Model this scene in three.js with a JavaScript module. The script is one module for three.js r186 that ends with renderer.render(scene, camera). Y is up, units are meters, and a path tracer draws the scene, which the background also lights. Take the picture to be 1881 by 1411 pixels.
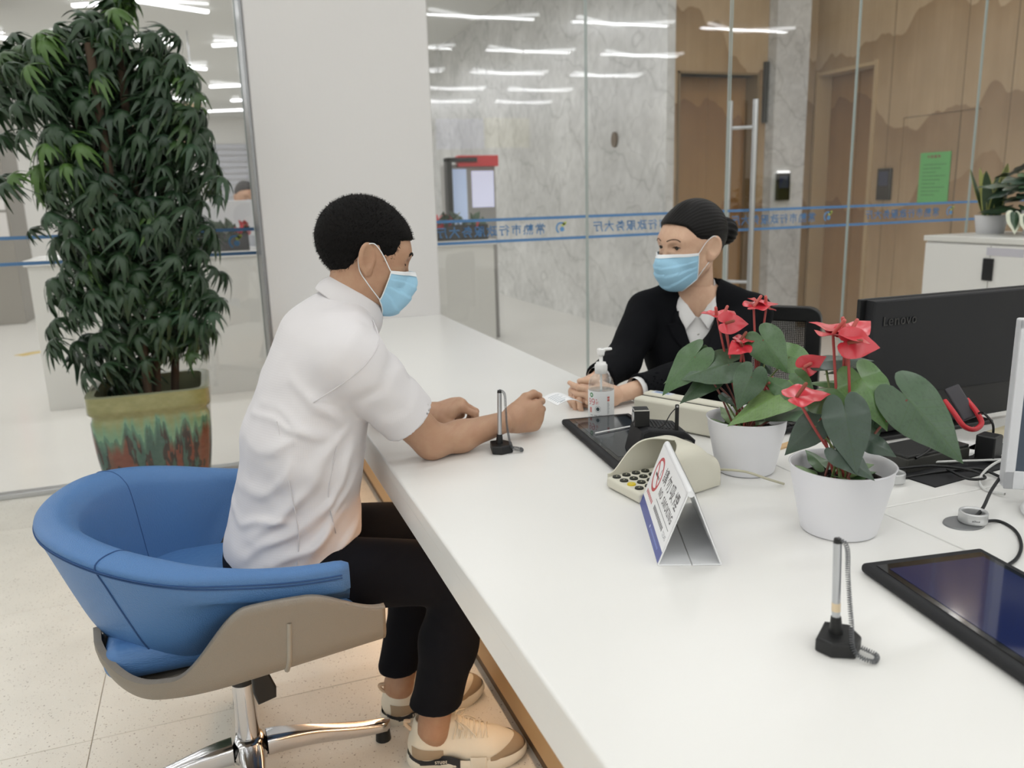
import * as THREE from 'three';
import { RoundedBoxGeometry } from 'three/addons/geometries/RoundedBoxGeometry.js';
import { mergeGeometries, mergeVertices } from 'three/addons/utils/BufferGeometryUtils.js';
import { RectAreaLightUniformsLib } from 'three/addons/lights/RectAreaLightUniformsLib.js';

// ---------------------------------------------------------------- camera, light, exposure
const V = (x, y, z) => new THREE.Vector3(x, y, z);
const scene = new THREE.Scene();
const PW = 1881, PH = 1411, FPX = 1500, EYE = 1.36;
const camera = new THREE.PerspectiveCamera(2 * Math.atan(PH / 2 / FPX) * 180 / Math.PI, PW / PH, 0.05, 80);
const AX = { r: [0.9372, -0.1029, 0.3336], u: [-0.0279, -0.9745, -0.2222], f: [-0.3478, -0.1981, 0.9164] }; // world right / up / counter direction seen in camera space (x right, y down, z forward)
{
  const right = V(AX.r[0], AX.u[0], -AX.f[0]).normalize(), fwd = V(AX.r[2], AX.u[2], -AX.f[2]).normalize();
  const up = right.clone().cross(fwd).normalize();
  camera.matrixAutoUpdate = true;
  camera.position.set(0, EYE, 0);
  camera.quaternion.setFromRotationMatrix(new THREE.Matrix4().makeBasis(right, up, fwd.clone().negate()));
  camera.focus = 1.6; camera.userData.fStop = 4.2;
}
const renderer = new THREE.WebGLRenderer({ antialias: true });
renderer.toneMapping = THREE.LinearToneMapping;
renderer.toneMappingExposure = 0.71;
renderer.shadowMap.enabled = true;
RectAreaLightUniformsLib.init();
scene.background = new THREE.Color(0x20201f);
const CEIL = 3.85;
const LED = { color: 0xfafcff, power: 34, glow: 7 }; // ceiling strip lamps; built with their fittings below
const WARM = { color: 0xffd8b2, power: 30, glow: 3 }; // strip under the counter

// pixel -> point on a plane of the place
const ray = (x, y) => { const d = [x - PW / 2, y - PH / 2, FPX], k = (a) => d[0] * a[0] + d[1] * a[1] + d[2] * a[2]; return [k(AX.r), k(AX.u), -k(AX.f)]; };
const onY = (x, y, h) => { const d = ray(x, y), t = (h - EYE) / d[1]; return V(d[0] * t, h, d[2] * t); };
const onZ = (x, y, z) => { const d = ray(x, y), t = z / d[2]; return V(d[0] * t, EYE + d[1] * t, z); };
const onX = (x, y, X) => { const d = ray(x, y), t = X / d[0]; return V(X, EYE + d[1] * t, d[2] * t); };

// ---------------------------------------------------------------- helpers
const rngOf = (s) => () => { s = (s + 0x6d2b79f5) | 0; let t = Math.imul(s ^ (s >>> 15), 1 | s); t = (t + Math.imul(t ^ (t >>> 7), 61 | t)) ^ t; return ((t ^ (t >>> 14)) >>> 0) / 4294967296; };
const clamp = (x, a = 0, b = 1) => Math.min(b, Math.max(a, x)), mix = (a, b, t) => a + (b - a) * t;
const smooth = (a, b, x) => { const t = clamp((x - a) / (b - a)); return t * t * (3 - 2 * t); };
const taken = new Map();
const numbered = (n) => { const k = taken.get(n) ?? 0; taken.set(n, k + 1); return k ? n + '_' + String(k).padStart(3, '0') : n; };
function part(name, geo, mat, parent, label) {
  const m = new THREE.Mesh(geo, mat); m.name = name; m.castShadow = m.receiveShadow = true;
  if (label) m.userData.label = label;
  if (parent) parent.add(m);
  return m;
}
function thing(name, label, category, pos = [0, 0, 0], turn = 0, group) {
  const g = new THREE.Group(); g.name = numbered(name); g.position.set(...pos); g.rotation.y = turn;
  g.userData = { label, category }; if (group) g.userData.group = group;
  scene.add(g); return g;
}
function solo(name, geo, mat, label, category, group) {
  const m = part(numbered(name), geo, mat, scene); m.userData = { label, category }; if (group) m.userData.group = group; return m;
}
function structure(name, geo, mat, label, category = 'structure') {
  const m = geo ? part(name, geo, mat, scene) : new THREE.Group(); m.name = name; if (!geo) scene.add(m);
  m.userData = { kind: 'structure', label, category }; return m;
}
const box = (x0, x1, y0, y1, z0, z1, r = 0, seg = 2) => {
  const g = r ? new RoundedBoxGeometry(x1 - x0, y1 - y0, z1 - z0, seg, r) : new THREE.BoxGeometry(x1 - x0, y1 - y0, z1 - z0);
  g.translate((x0 + x1) / 2, (y0 + y1) / 2, (z0 + z1) / 2); return g;
};
// uv in metres on the dominant plane of each face
function uvm(g, s = 1, ox = 0, oy = 0) {
  g = g.index ? g.toNonIndexed() : g; g.computeVertexNormals();
  const p = g.attributes.position, uv = new Float32Array(p.count * 2);
  for (let i = 0; i < p.count; i += 3) {
    const a = V().fromBufferAttribute(p, i), b = V().fromBufferAttribute(p, i + 1), c = V().fromBufferAttribute(p, i + 2), n = b.clone().sub(a).cross(c.clone().sub(a));
    const ax = Math.abs(n.x), ay = Math.abs(n.y), az = Math.abs(n.z);
    [a, b, c].forEach((q, k) => { const [u, v] = ay >= ax && ay >= az ? [q.x, q.z] : ax >= az ? [q.z, q.y] : [q.x, q.y]; uv[(i + k) * 2] = u * s + ox; uv[(i + k) * 2 + 1] = v * s + oy; });
  }
  g.setAttribute('uv', new THREE.BufferAttribute(uv, 2)); return g;
}
const clean = (g) => { g = g.index ? g.toNonIndexed() : g; for (const k of Object.keys(g.attributes)) if (k !== 'position' && k !== 'normal' && k !== 'uv') g.deleteAttribute(k); if (!g.attributes.uv) g.setAttribute('uv', new THREE.BufferAttribute(new Float32Array(g.attributes.position.count * 2), 2)); return g; };
const merge = (list) => mergeGeometries(list.map(clean));
const tube = (pts, r, seg = 0, rad = 8, closed = false) => new THREE.TubeGeometry(new THREE.CatmullRomCurve3(pts.map((p) => (p.isVector3 ? p : V(...p))), closed, 'centripetal'), seg || pts.length * 6, r, rad, closed);
const rod = (a, b, r0, r1 = r0, n = 16) => { a = a.isVector3 ? a : V(...a); b = b.isVector3 ? b : V(...b); const d = b.clone().sub(a), g = new THREE.CylinderGeometry(r1, r0, d.length(), n); g.translate(0, d.length() / 2, 0); g.applyQuaternion(new THREE.Quaternion().setFromUnitVectors(V(0, 1, 0), d.normalize())); g.translate(a.x, a.y, a.z); return g; };
const lathe = (pts, n = 48) => new THREE.LatheGeometry(pts.map(([x, y]) => new THREE.Vector2(x, y)), n);
const at = (g, x, y, z) => g.translate(x, y, z);
// a solid prism from an outline in the x-y plane, extruded along z
function prism(pts, depth, bevel = 0) {
  const s = new THREE.Shape(pts.map(([x, y]) => new THREE.Vector2(x, y)));
  const g = new THREE.ExtrudeGeometry(s, { depth: depth - 2 * bevel, bevelEnabled: bevel > 0, bevelSize: bevel, bevelThickness: bevel, bevelOffset: -bevel, bevelSegments: 2, curveSegments: 10 });
  return g.translate(0, 0, -(depth - 2 * bevel) / 2);
}
// a parametric sheet; f(u, v) -> Vector3; thickness t adds the other side and the rim
function sheet(f, nu, nv, t = 0, uvf) {
  const pos = [], uv = [], idx = [], id = (i, j) => i * (nv + 1) + j;
  for (let i = 0; i <= nu; i++) for (let j = 0; j <= nv; j++) { const p = f(i / nu, j / nv); pos.push(p.x, p.y, p.z); const q = uvf ? uvf(i / nu, j / nv) : [i / nu, j / nv]; uv.push(q[0], q[1]); }
  for (let i = 0; i < nu; i++) for (let j = 0; j < nv; j++) idx.push(id(i, j), id(i + 1, j), id(i + 1, j + 1), id(i, j), id(i + 1, j + 1), id(i, j + 1));
  let g = new THREE.BufferGeometry(); g.setAttribute('position', new THREE.Float32BufferAttribute(pos, 3)); g.setAttribute('uv', new THREE.Float32BufferAttribute(uv, 2)); g.setIndex(idx); g.computeVertexNormals();
  if (!t) return g;
  const n = g.attributes.normal, m = pos.length / 3, p2 = pos.slice(), u2 = uv.concat(uv), i2 = idx.slice();
  for (let i = 0; i < m; i++) p2.push(pos[3 * i] - n.getX(i) * t, pos[3 * i + 1] - n.getY(i) * t, pos[3 * i + 2] - n.getZ(i) * t);
  for (let i = 0; i < idx.length; i += 3) i2.push(idx[i] + m, idx[i + 2] + m, idx[i + 1] + m);
  const edge = (a, b) => i2.push(a, a + m, b, b, a + m, b + m);
  for (let i = 0; i < nu; i++) { edge(id(i, 0) , id(i + 1, 0)); edge(id(i + 1, nv), id(i, nv)); }
  for (let j = 0; j < nv; j++) { edge(id(0, j + 1), id(0, j)); edge(id(nu, j), id(nu, j + 1)); }
  g = new THREE.BufferGeometry(); g.setAttribute('position', new THREE.Float32BufferAttribute(p2, 3)); g.setAttribute('uv', new THREE.Float32BufferAttribute(u2, 2)); g.setIndex(i2); g.computeVertexNormals(); return g;
}
// tileable value noise
const hash = (x, y, s) => { let h = Math.imul(x, 374761393) ^ Math.imul(y, 668265263) ^ Math.imul(s, 1274126177); h = Math.imul(h ^ (h >>> 13), 1274126177); return ((h ^ (h >>> 16)) >>> 0) / 4294967296; };
function vnoise(x, y, per, s = 1) { const xi = Math.floor(x), yi = Math.floor(y), fx = x - xi, fy = y - yi, w = (a) => ((a % per) + per) % per, q = (t) => t * t * (3 - 2 * t); const h = (i, j) => hash(w(xi + i), w(yi + j), s); return mix(mix(h(0, 0), h(1, 0), q(fx)), mix(h(0, 1), h(1, 1), q(fx)), q(fy)); }
function fbm(u, v, per, oct = 4, s = 1) { let a = 0, k = 0.5, t = 0; for (let o = 0; o < oct; o++) { a += k * vnoise(u * per, v * per, per, s + o); t += k; per *= 2; k *= 0.55; } return a / t; }
function texture(n, m, f, srgb = true) {
  const d = new Uint8Array(n * m * 4);
  for (let j = 0; j < m; j++) for (let i = 0; i < n; i++) { const c = f(i / n, j / m), o = (j * n + i) * 4; for (let k = 0; k < 3; k++) d[o + k] = clamp(Math.round(c[k]), 0, 255); d[o + 3] = 255; }
  const t = new THREE.DataTexture(d, n, m); t.wrapS = t.wrapT = THREE.RepeatWrapping; t.magFilter = THREE.LinearFilter; t.minFilter = THREE.LinearMipmapLinearFilter; if (srgb) t.colorSpace = THREE.SRGBColorSpace; t.needsUpdate = true; return t;
}
function drawn(w, h, f) { const c = document.createElement('canvas'); c.width = w; c.height = h; f(c.getContext('2d'), w, h); const t = new THREE.CanvasTexture(c); t.colorSpace = THREE.SRGBColorSpace; t.magFilter = THREE.LinearFilter; return t; }
const grey = (f) => (u, v) => { const k = f(u, v) * 255; return [k, k, k]; };
const mat = (color, roughness = 0.5, o = {}) => new THREE.MeshPhysicalMaterial({ color, roughness, side: THREE.DoubleSide, ...o });

// ---------------------------------------------------------------- materials
const T = {};
T.terrazzo = (() => { const r = rngOf(5), N = 1024, sp = []; for (let i = 0; i < 5200; i++) sp.push([r(), r(), 0.0007 + r() * r() * 0.0022, r()]);
  const grid = new Map(); for (const s of sp) { const k = Math.floor(s[0] * 64) + '_' + Math.floor(s[1] * 64); (grid.get(k) ?? grid.set(k, []).get(k)).push(s); }
  return texture(N, N, (u, v) => { const b = fbm(u, v, 8, 2, 3) * 12 - 6 + (hash(Math.floor(u * N), Math.floor(v * N), 9) - 0.5) * 9; let c = [226 + b, 222 + b, 211 + b]; const gi = Math.floor(u * 64), gj = Math.floor(v * 64);
    for (let a = -1; a <= 1; a++) for (let q = -1; q <= 1; q++) for (const s of grid.get((gi + a) + '_' + (gj + q)) ?? []) if ((u - s[0]) ** 2 + (v - s[1]) ** 2 < s[2] ** 2) c = s[3] < 0.45 ? [163, 153, 141] : s[3] < 0.75 ? [188, 178, 164] : [232, 229, 222]; return c; }); })();
T.fine = texture(256, 256, grey((u, v) => 0.35 + 0.3 * vnoise(u * 128, v * 128, 128, 4) + 0.35 * fbm(u, v, 16, 4, 8)), false);
T.marble = texture(576, 576, (u, v) => { const w = fbm(u, v, 3, 4, 21) - 0.5, q = fbm(u, v, 5, 4, 31) - 0.5; const s1 = Math.abs(Math.sin((u * 2 + v * 3 + w * 2.4) * Math.PI)), s2 = Math.abs(Math.sin((u * 5 - v * 4 + q * 3.2) * Math.PI)); const v1 = Math.pow(1 - s1, 9), v2 = Math.pow(1 - s2, 14), c = 210 + (fbm(u, v, 4, 4, 41) - 0.5) * 40 - v1 * 24 - v2 * 20 + (fbm(u, v, 32, 2, 51) - 0.5) * 22; return [c, c, c - 3]; });
T.leather = texture(256, 256, grey((u, v) => { let m = 1; const x = u * 40, y = v * 40, xi = Math.floor(x), yi = Math.floor(y); for (let a = -1; a <= 1; a++) for (let b = -1; b <= 1; b++) { const i = ((xi + a) % 40 + 40) % 40, j = ((yi + b) % 40 + 40) % 40; m = Math.min(m, Math.hypot(x - xi - a - hash(i, j, 1), y - yi - b - hash(i, j, 2))); } return 1 - m; }), false);
T.weave = texture(128, 128, grey((u, v) => 0.5 + 0.25 * Math.sin(u * Math.PI * 64) + 0.25 * Math.sin(v * Math.PI * 64)), false);
const M = {
  white: mat(0xecebe7, 0.28), column: mat(0xdedcda, 0.45, { bumpMap: T.fine, bumpScale: 0.0004 }), terrazzo: mat(0xffffff, 0.3, { map: T.terrazzo }), grout: mat(0xbdb4a6, 0.9),
  hallfloor: mat(0xefece5, 0.16), ceiling: mat(0xd8d8d4, 0.9), marble: mat(0xffffff, 0.22, { map: T.marble }), plainwall: mat(0xdedcd7, 0.8),
  steel: mat(0xc4c6c8, 0.3, { metalness: 1 }), chrome: mat(0xd8d8da, 0.14, { metalness: 1 }), black: mat(0x111213, 0.45), gloss: mat(0x0b0c0e, 0.08), blackmat: mat(0x16171a, 0.7),
  glass: mat(0xffffff, 0.02, { transmission: 1, thickness: 0, ior: 1.5 }), glassedge: mat(0xa9b5b1, 0.3), band: mat(0x5583b4, 0.5), bandpale: mat(0x6d97c4, 0.5),
  wood: mat(0xc6a274, 0.5), beige: mat(0xd9d6c6, 0.5), paper: mat(0xf2f1ee, 0.8), potwhite: mat(0xe9e9ec, 0.35), soil: mat(0x2a211b, 1, { bumpMap: T.fine, bumpScale: 0.006 }),
};
// strokes of the few characters on the signs, on a 100 x 100 square, y down
const GLY = {
  請: [[12, 8, 20, 16], [4, 24, 34, 24], [8, 36, 30, 36], [8, 47, 30, 47], [9, 60, 29, 60], [29, 60, 29, 88], [29, 86, 9, 86], [9, 60, 9, 90], [44, 14, 94, 14], [48, 26, 90, 26], [40, 38, 98, 38], [68, 4, 68, 38], [50, 50, 88, 50], [50, 50, 50, 82], [50, 82, 42, 96], [88, 50, 88, 94], [88, 94, 80, 92], [52, 63, 86, 63], [52, 76, 86, 76]],
  勿: [[34, 6, 8, 46], [26, 24, 90, 24], [90, 24, 84, 80], [84, 80, 74, 94], [74, 94, 62, 86], [46, 26, 14, 72], [68, 26, 30, 94]],
  吸: [[8, 20, 8, 74], [8, 20, 32, 20], [32, 20, 32, 72], [8, 66, 32, 66], [44, 12, 84, 12], [84, 12, 72, 42], [72, 42, 92, 42], [92, 42, 74, 70], [74, 70, 44, 94], [58, 14, 54, 56], [54, 56, 38, 94], [54, 44, 70, 72], [70, 72, 98, 94]],
  煙: [[22, 8, 22, 50], [22, 50, 4, 94], [22, 50, 38, 84], [8, 26, 14, 44], [38, 22, 30, 42], [44, 12, 96, 12], [60, 12, 60, 50], [80, 12, 80, 50], [48, 26, 92, 26], [48, 26, 48, 50], [92, 26, 92, 50], [48, 50, 92, 50], [46, 70, 94, 70], [70, 54, 70, 92], [40, 92, 98, 92]],
  行: [[32, 6, 10, 28], [34, 32, 8, 60], [22, 48, 22, 96], [48, 18, 92, 18], [42, 44, 98, 44], [74, 44, 74, 94], [74, 94, 62, 88]],
  政: [[6, 14, 50, 14], [30, 14, 30, 84], [30, 48, 48, 48], [12, 42, 12, 86], [4, 90, 52, 80], [66, 6, 52, 42], [58, 28, 98, 28], [88, 28, 50, 96], [62, 44, 96, 94]],
  服: [[14, 12, 14, 70], [14, 70, 4, 94], [14, 12, 38, 12], [38, 12, 38, 94], [16, 36, 36, 36], [16, 58, 36, 58], [52, 12, 52, 96], [52, 12, 90, 12], [90, 12, 88, 34], [54, 46, 90, 46], [90, 46, 54, 94], [60, 54, 96, 94]],
  务: [[38, 4, 12, 34], [30, 18, 76, 18], [76, 18, 10, 52], [30, 24, 92, 52], [20, 64, 80, 64], [80, 64, 74, 94], [74, 94, 60, 90], [46, 54, 14, 96]],
  大: [[6, 34, 94, 34], [50, 6, 48, 40], [48, 40, 8, 94], [52, 44, 94, 94]],
  厅: [[14, 12, 94, 12], [16, 12, 16, 60], [16, 60, 4, 94], [32, 40, 92, 40], [64, 40, 64, 92], [64, 92, 50, 88]],
  市: [[50, 4, 50, 16], [8, 20, 92, 20], [50, 22, 50, 98], [18, 38, 18, 82], [18, 38, 82, 38], [82, 38, 82, 80]],
  常: [[50, 2, 50, 18], [24, 6, 32, 18], [76, 6, 68, 18], [8, 22, 92, 22], [8, 22, 8, 34], [92, 22, 92, 34], [30, 34, 70, 34], [30, 48, 70, 48], [30, 34, 30, 48], [70, 34, 70, 48], [18, 60, 18, 88], [18, 60, 82, 60], [82, 60, 82, 88], [50, 50, 50, 98]],
  熟: [[28, 4, 28, 14], [6, 16, 50, 16], [12, 24, 46, 24], [12, 34, 46, 34], [10, 44, 48, 44], [28, 44, 28, 66], [8, 58, 50, 54], [54, 22, 84, 22], [84, 22, 86, 62], [86, 62, 98, 64], [66, 8, 64, 40], [64, 40, 52, 68], [10, 80, 16, 94], [36, 80, 40, 94], [60, 80, 66, 94], [84, 78, 94, 94]],
};
function glyph(c, ch, x, y, s, color, w) { c.strokeStyle = color; c.lineWidth = w; c.lineCap = 'butt'; for (const [a, b, d, e] of GLY[ch]) { c.beginPath(); c.moveTo(x + (a / 100 - 0.5) * s, y + (b / 100 - 0.5) * s); c.lineTo(x + (d / 100 - 0.5) * s, y + (e / 100 - 0.5) * s); c.stroke(); } }
function strokes3(ch, x, y, z, s, mirror) { return GLY[ch].map(([a, b, d, e]) => { const k = mirror ? -1 : 1, ax = (a / 100 - 0.5) * s * k, bx = (d / 100 - 0.5) * s * k, ay = (0.5 - b / 100) * s, by = (0.5 - e / 100) * s, len = Math.hypot(bx - ax, by - ay) + s * 0.09; return new THREE.BoxGeometry(len, s * 0.1, 0.001).rotateZ(Math.atan2(by - ay, bx - ax)).translate(x + (ax + bx) / 2, y + (ay + by) / 2, z); }); }
// ---------------------------------------------------------------- the setting
const GLZ = -4.4, COLX = [0.255, 1.112], COLZ = -4.1;
{
  const f = structure('floor', box(-9, 9.5, -0.12, -0.004, GLZ, 14), M.grout, 'cream speckled terrazzo floor of the service area', 'floor');
  const P = 0.88, g = 0.002, geo = uvm(new RoundedBoxGeometry(P - g, 0.02, P - g, 1, 0.0012), 1 / P);
  for (let i = -3; i < 6; i++) for (let j = 0; j < 5; j++) { const m = part('tile', geo, M.terrazzo, f); m.position.set(-0.415 + (i + 0.5) * P, -0.01, -3.047 + (j - 0.5) * P); m.rotation.y = ((i * 7 + j * 3 + 40) % 4) * Math.PI / 2; }
  const rest = part('floor_field', uvm(merge([box(-9, -0.415 - 3 * P, -0.006, 0, GLZ, 14), box(-0.415 + 6 * P, 9.5, -0.006, 0, GLZ, 14), box(-0.415 - 3 * P, -0.415 + 6 * P, -0.006, 0, -3.047 + 4 * P, 14), box(-0.415 - 3 * P, -0.415 + 6 * P, -0.006, 0, GLZ, -3.047 - P)]), 1 / P), M.terrazzo, f);
  structure('floor_hall', uvm(box(-9, 9.5, -0.12, 0, -26, GLZ), 0.4), M.hallfloor, 'polished pale stone floor of the hall behind the glass', 'floor');
  structure('ceiling', box(-9, 9.5, CEIL, CEIL + 0.15, -26, 14), M.ceiling, 'pale grey ceiling with chevron strip lamps', 'ceiling');
  structure('wall_back', box(-9, 9.5, 0, CEIL, 14, 14.2), M.plainwall, 'pale wall behind the counter area', 'wall');
  structure('wall_left', box(-9.2, -9, 0, CEIL, -26, 14), M.plainwall, 'pale side wall of the hall', 'wall');
  structure('wall_right', box(9.5, 9.7, 0, CEIL, -26, 14), M.plainwall, 'pale side wall beside the staff area', 'wall');
  structure('wall_far', box(-9, 9.5, 0, CEIL, -26.2, -26), M.plainwall, 'pale far wall of the hall', 'wall');
  structure('column', box(COLX[0], COLX[1], 0, CEIL, -4.75, COLZ, 0.012), M.column, 'wide white square column at the end of the counter', 'column');
}
// marble wall, lift lobby
const MX = 3.95, WX = 5.6, LZ = -6.7;
{
  const t = uvm(box(MX, MX + 0.08, 0, CEIL, -26, LZ + 0.06), 0.42);
  structure('wall_marble', t, M.marble, 'grey veined marble wall behind the glass', 'wall');
  // lift wall: jambs, head, door leaves; ink landscape printed over tan panels
  const ridge = (x, seed, s) => fbm((x * s / 8 + seed) % 1 + 1, 0.37, 8, 5, seed * 10 | 0);
  T.mural = texture(576, 576, (u, v) => { const x = u * 4, y = v * 4; let c = [176, 151, 117]; const g = (fbm(u, v * 0.25, 64, 2, 5) - 0.5) * 8 + (hash(Math.floor(u * 576), 3, 4) - 0.5) * 6; const lay = [[2.75, 0.75, 3, [136, 106, 68]], [2.05, 0.8, 7, [124, 93, 60]], [1.25, 0.6, 12, [140, 108, 72]]];
    for (const [b, a, s, col] of lay) { const h = b + (fbm(u, 0.31, 4, 5, s) - 0.5) * a * 2.2, d = h - y; if (d > 0) { const k = (0.35 + 0.65 * fbm(u, v, 8, 5, s + 3)) * Math.exp(-d / 0.42); c = c.map((q, i) => mix(q, col[i], clamp(k * 1.25))); } }
    const n = (fbm(u, v, 24, 4, 77) - 0.5) * 10; return [c[0] + g + n, c[1] + g + n, c[2] + g + n]; });
  const mural = mat(0xffffff, 0.45, { map: T.mural });
  const lift = structure('wall_lift', uvm(merge([box(MX + 0.08, 4.1, 0, CEIL, LZ - 0.2, LZ), box(4.95, 5.05, 0, CEIL, LZ - 0.2, LZ), box(4.1, 4.95, 2.4, CEIL, LZ - 0.2, LZ)]), 0.25), mural, 'tan lift wall printed with an ink landscape, facing the glass', 'wall');
  part('lift_door', uvm(merge([box(4.1, 4.95, 0, 2.4, LZ - 0.2, LZ - 0.17), box(4.52, 4.526, 0, 2.4, LZ - 0.171, LZ - 0.166)]), 0.25, 0.3), mat(0xe6cfa8, 0.35, { map: T.mural }), lift);
  part('jamb', merge([box(4.095, 4.115, 0, 2.42, LZ - 0.17, LZ + 0.015), box(4.94, 4.96, 0, 2.42, LZ - 0.17, LZ + 0.015), box(4.095, 4.96, 2.4, 2.42, LZ - 0.17, LZ + 0.015)]), mat(0x7a6545, 0.4), lift);
  structure('pier_marble', uvm(box(5.05, 5.42, 0, CEIL, LZ - 0.3, LZ + 0.12), 0.6), M.marble, 'narrow grey marble pier beside the lift doors', 'pier');
  const w2 = structure('wall_wood', uvm(merge([box(WX, WX + 0.2, 0, CEIL, -6.9, -6.66), box(WX, WX + 0.2, 2.42, CEIL, -6.66, -5.92), box(WX, WX + 0.2, 0, CEIL, -5.92, -5.585), box(WX, WX + 0.2, 0, CEIL, -4.84, GLZ), box(WX, WX + 0.2, 1.925, CEIL, -5.585, -4.84), box(5.42, WX, 0, CEIL, -6.9, -6.7)]), 0.25), mural, 'tan panelled wall with an ink landscape print beside the lifts', 'wall');
  part('lift_door', uvm(merge([box(WX + 0.16, WX + 0.2, 0, 2.42, -6.66, -5.92), box(WX + 0.152, WX + 0.165, 0, 2.42, -6.295, -6.285)]), 0.25), mat(0xe8d0ac, 0.4, { map: T.mural }), w2);
  part('jamb', merge([box(WX - 0.015, WX + 0.16, 0, 2.44, -5.94, -5.9), box(WX - 0.015, WX + 0.16, 0, 2.44, -6.68, -6.65), box(WX - 0.01, WX + 0.16, 2.4, 2.43, -6.66, -5.92)]), mat(0xb09670, 0.4), w2);
  part('access_door', uvm(box(WX + 0.004, WX + 0.05, 0, 1.92, -5.58, -4.845), 0.25), mural, w2);
  for (const z of [-5.75, -5.02, -4.6]) part('panel_joint', box(WX - 0.002, WX + 0.01, 0, CEIL, z, z + 0.006), mat(0x6b5638, 0.7), w2);
  structure('wall_lift_return', uvm(box(WX + 0.2, 9.5, 0, CEIL, -6.9, -6.7), 0.25), mural, 'tan wall closing the lift lobby', 'wall');
  // call panels and reader
  const cp = (name, x, y, z, w, h, turn, label, top) => { const t2 = thing(name, label, 'panel', [x, y, z], turn); part('housing', new RoundedBoxGeometry(w, h, 0.03, 2, 0.006), M.gloss, t2); if (top) part('lamp_bar', at(new RoundedBoxGeometry(w * 0.9, 0.02, 0.02, 2, 0.005), 0, h / 2 + 0.012, 0.002), mat(0xffffff, 0.4, { emissive: 0xffffff, emissiveIntensity: 1.2 }), t2); part('display', at(new THREE.BoxGeometry(w * 0.7, h * 0.45, 0.004), 0, h * 0.18, 0.016), mat(0x26304a, 0.1), t2); };
  cp('face_reader', 5.17, 1.39, LZ + 0.14, 0.15, 0.25, 0, 'black face reader with a white lamp bar on the marble pier', true);
  cp('lift_call_panel', WX - 0.016, 1.385, -5.73, 0.15, 0.27, -Math.PI / 2, 'black lift call panel on the tan wall beside the green notice');
  const ind = solo('lift_indicator', box(5.0, 5.04, 1.98, 2.52, LZ + 0.001, LZ + 0.04, 0.004), M.black, 'tall narrow black lift indicator beside the marble pier', 'indicator');
  const note = thing('notice', 'green paper notice with rows of small print on the tan wall', 'notice', [WX - 0.004, 1.425, -5.22], -Math.PI / 2);
  const ntex = drawn(256, 400, (c) => { c.fillStyle = '#5fae62'; c.fillRect(0, 0, 256, 400); c.fillStyle = '#2c5c33'; for (let i = 0; i < 4; i++) { glyph(c, ['行', '政', '服', '务'][i], 70 + i * 30, 34, 26, '#7a2f2a', 4); } const r = rngOf(9); for (let k = 0; k < 9; k++) { let x = 30; while (x < 220 - (k % 3) * 40) { c.globalAlpha = 0.7; c.fillRect(x, 92 + k * 30, 8 + r() * 4, 9); x += 14; } } });
  part('sheet', new THREE.BoxGeometry(0.3, 0.4, 0.002), [mat(0x5fae62, 0.8), mat(0x5fae62, 0.8), mat(0x5fae62, 0.8), mat(0x5fae62, 0.8), mat(0xffffff, 0.8, { map: ntex }), mat(0x5fae62, 0.8)], note);
  solo('valve_cover', at(new THREE.CylinderGeometry(0.055, 0.055, 0.02, 24).rotateZ(Math.PI / 2).scale(1, 1.35, 1), MX - 0.012, 1.9, -7.62), mat(0x6b5a48, 0.5, { metalness: 0.4 }), 'small brown oval cover on the grey marble wall', 'cover');
}
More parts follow.
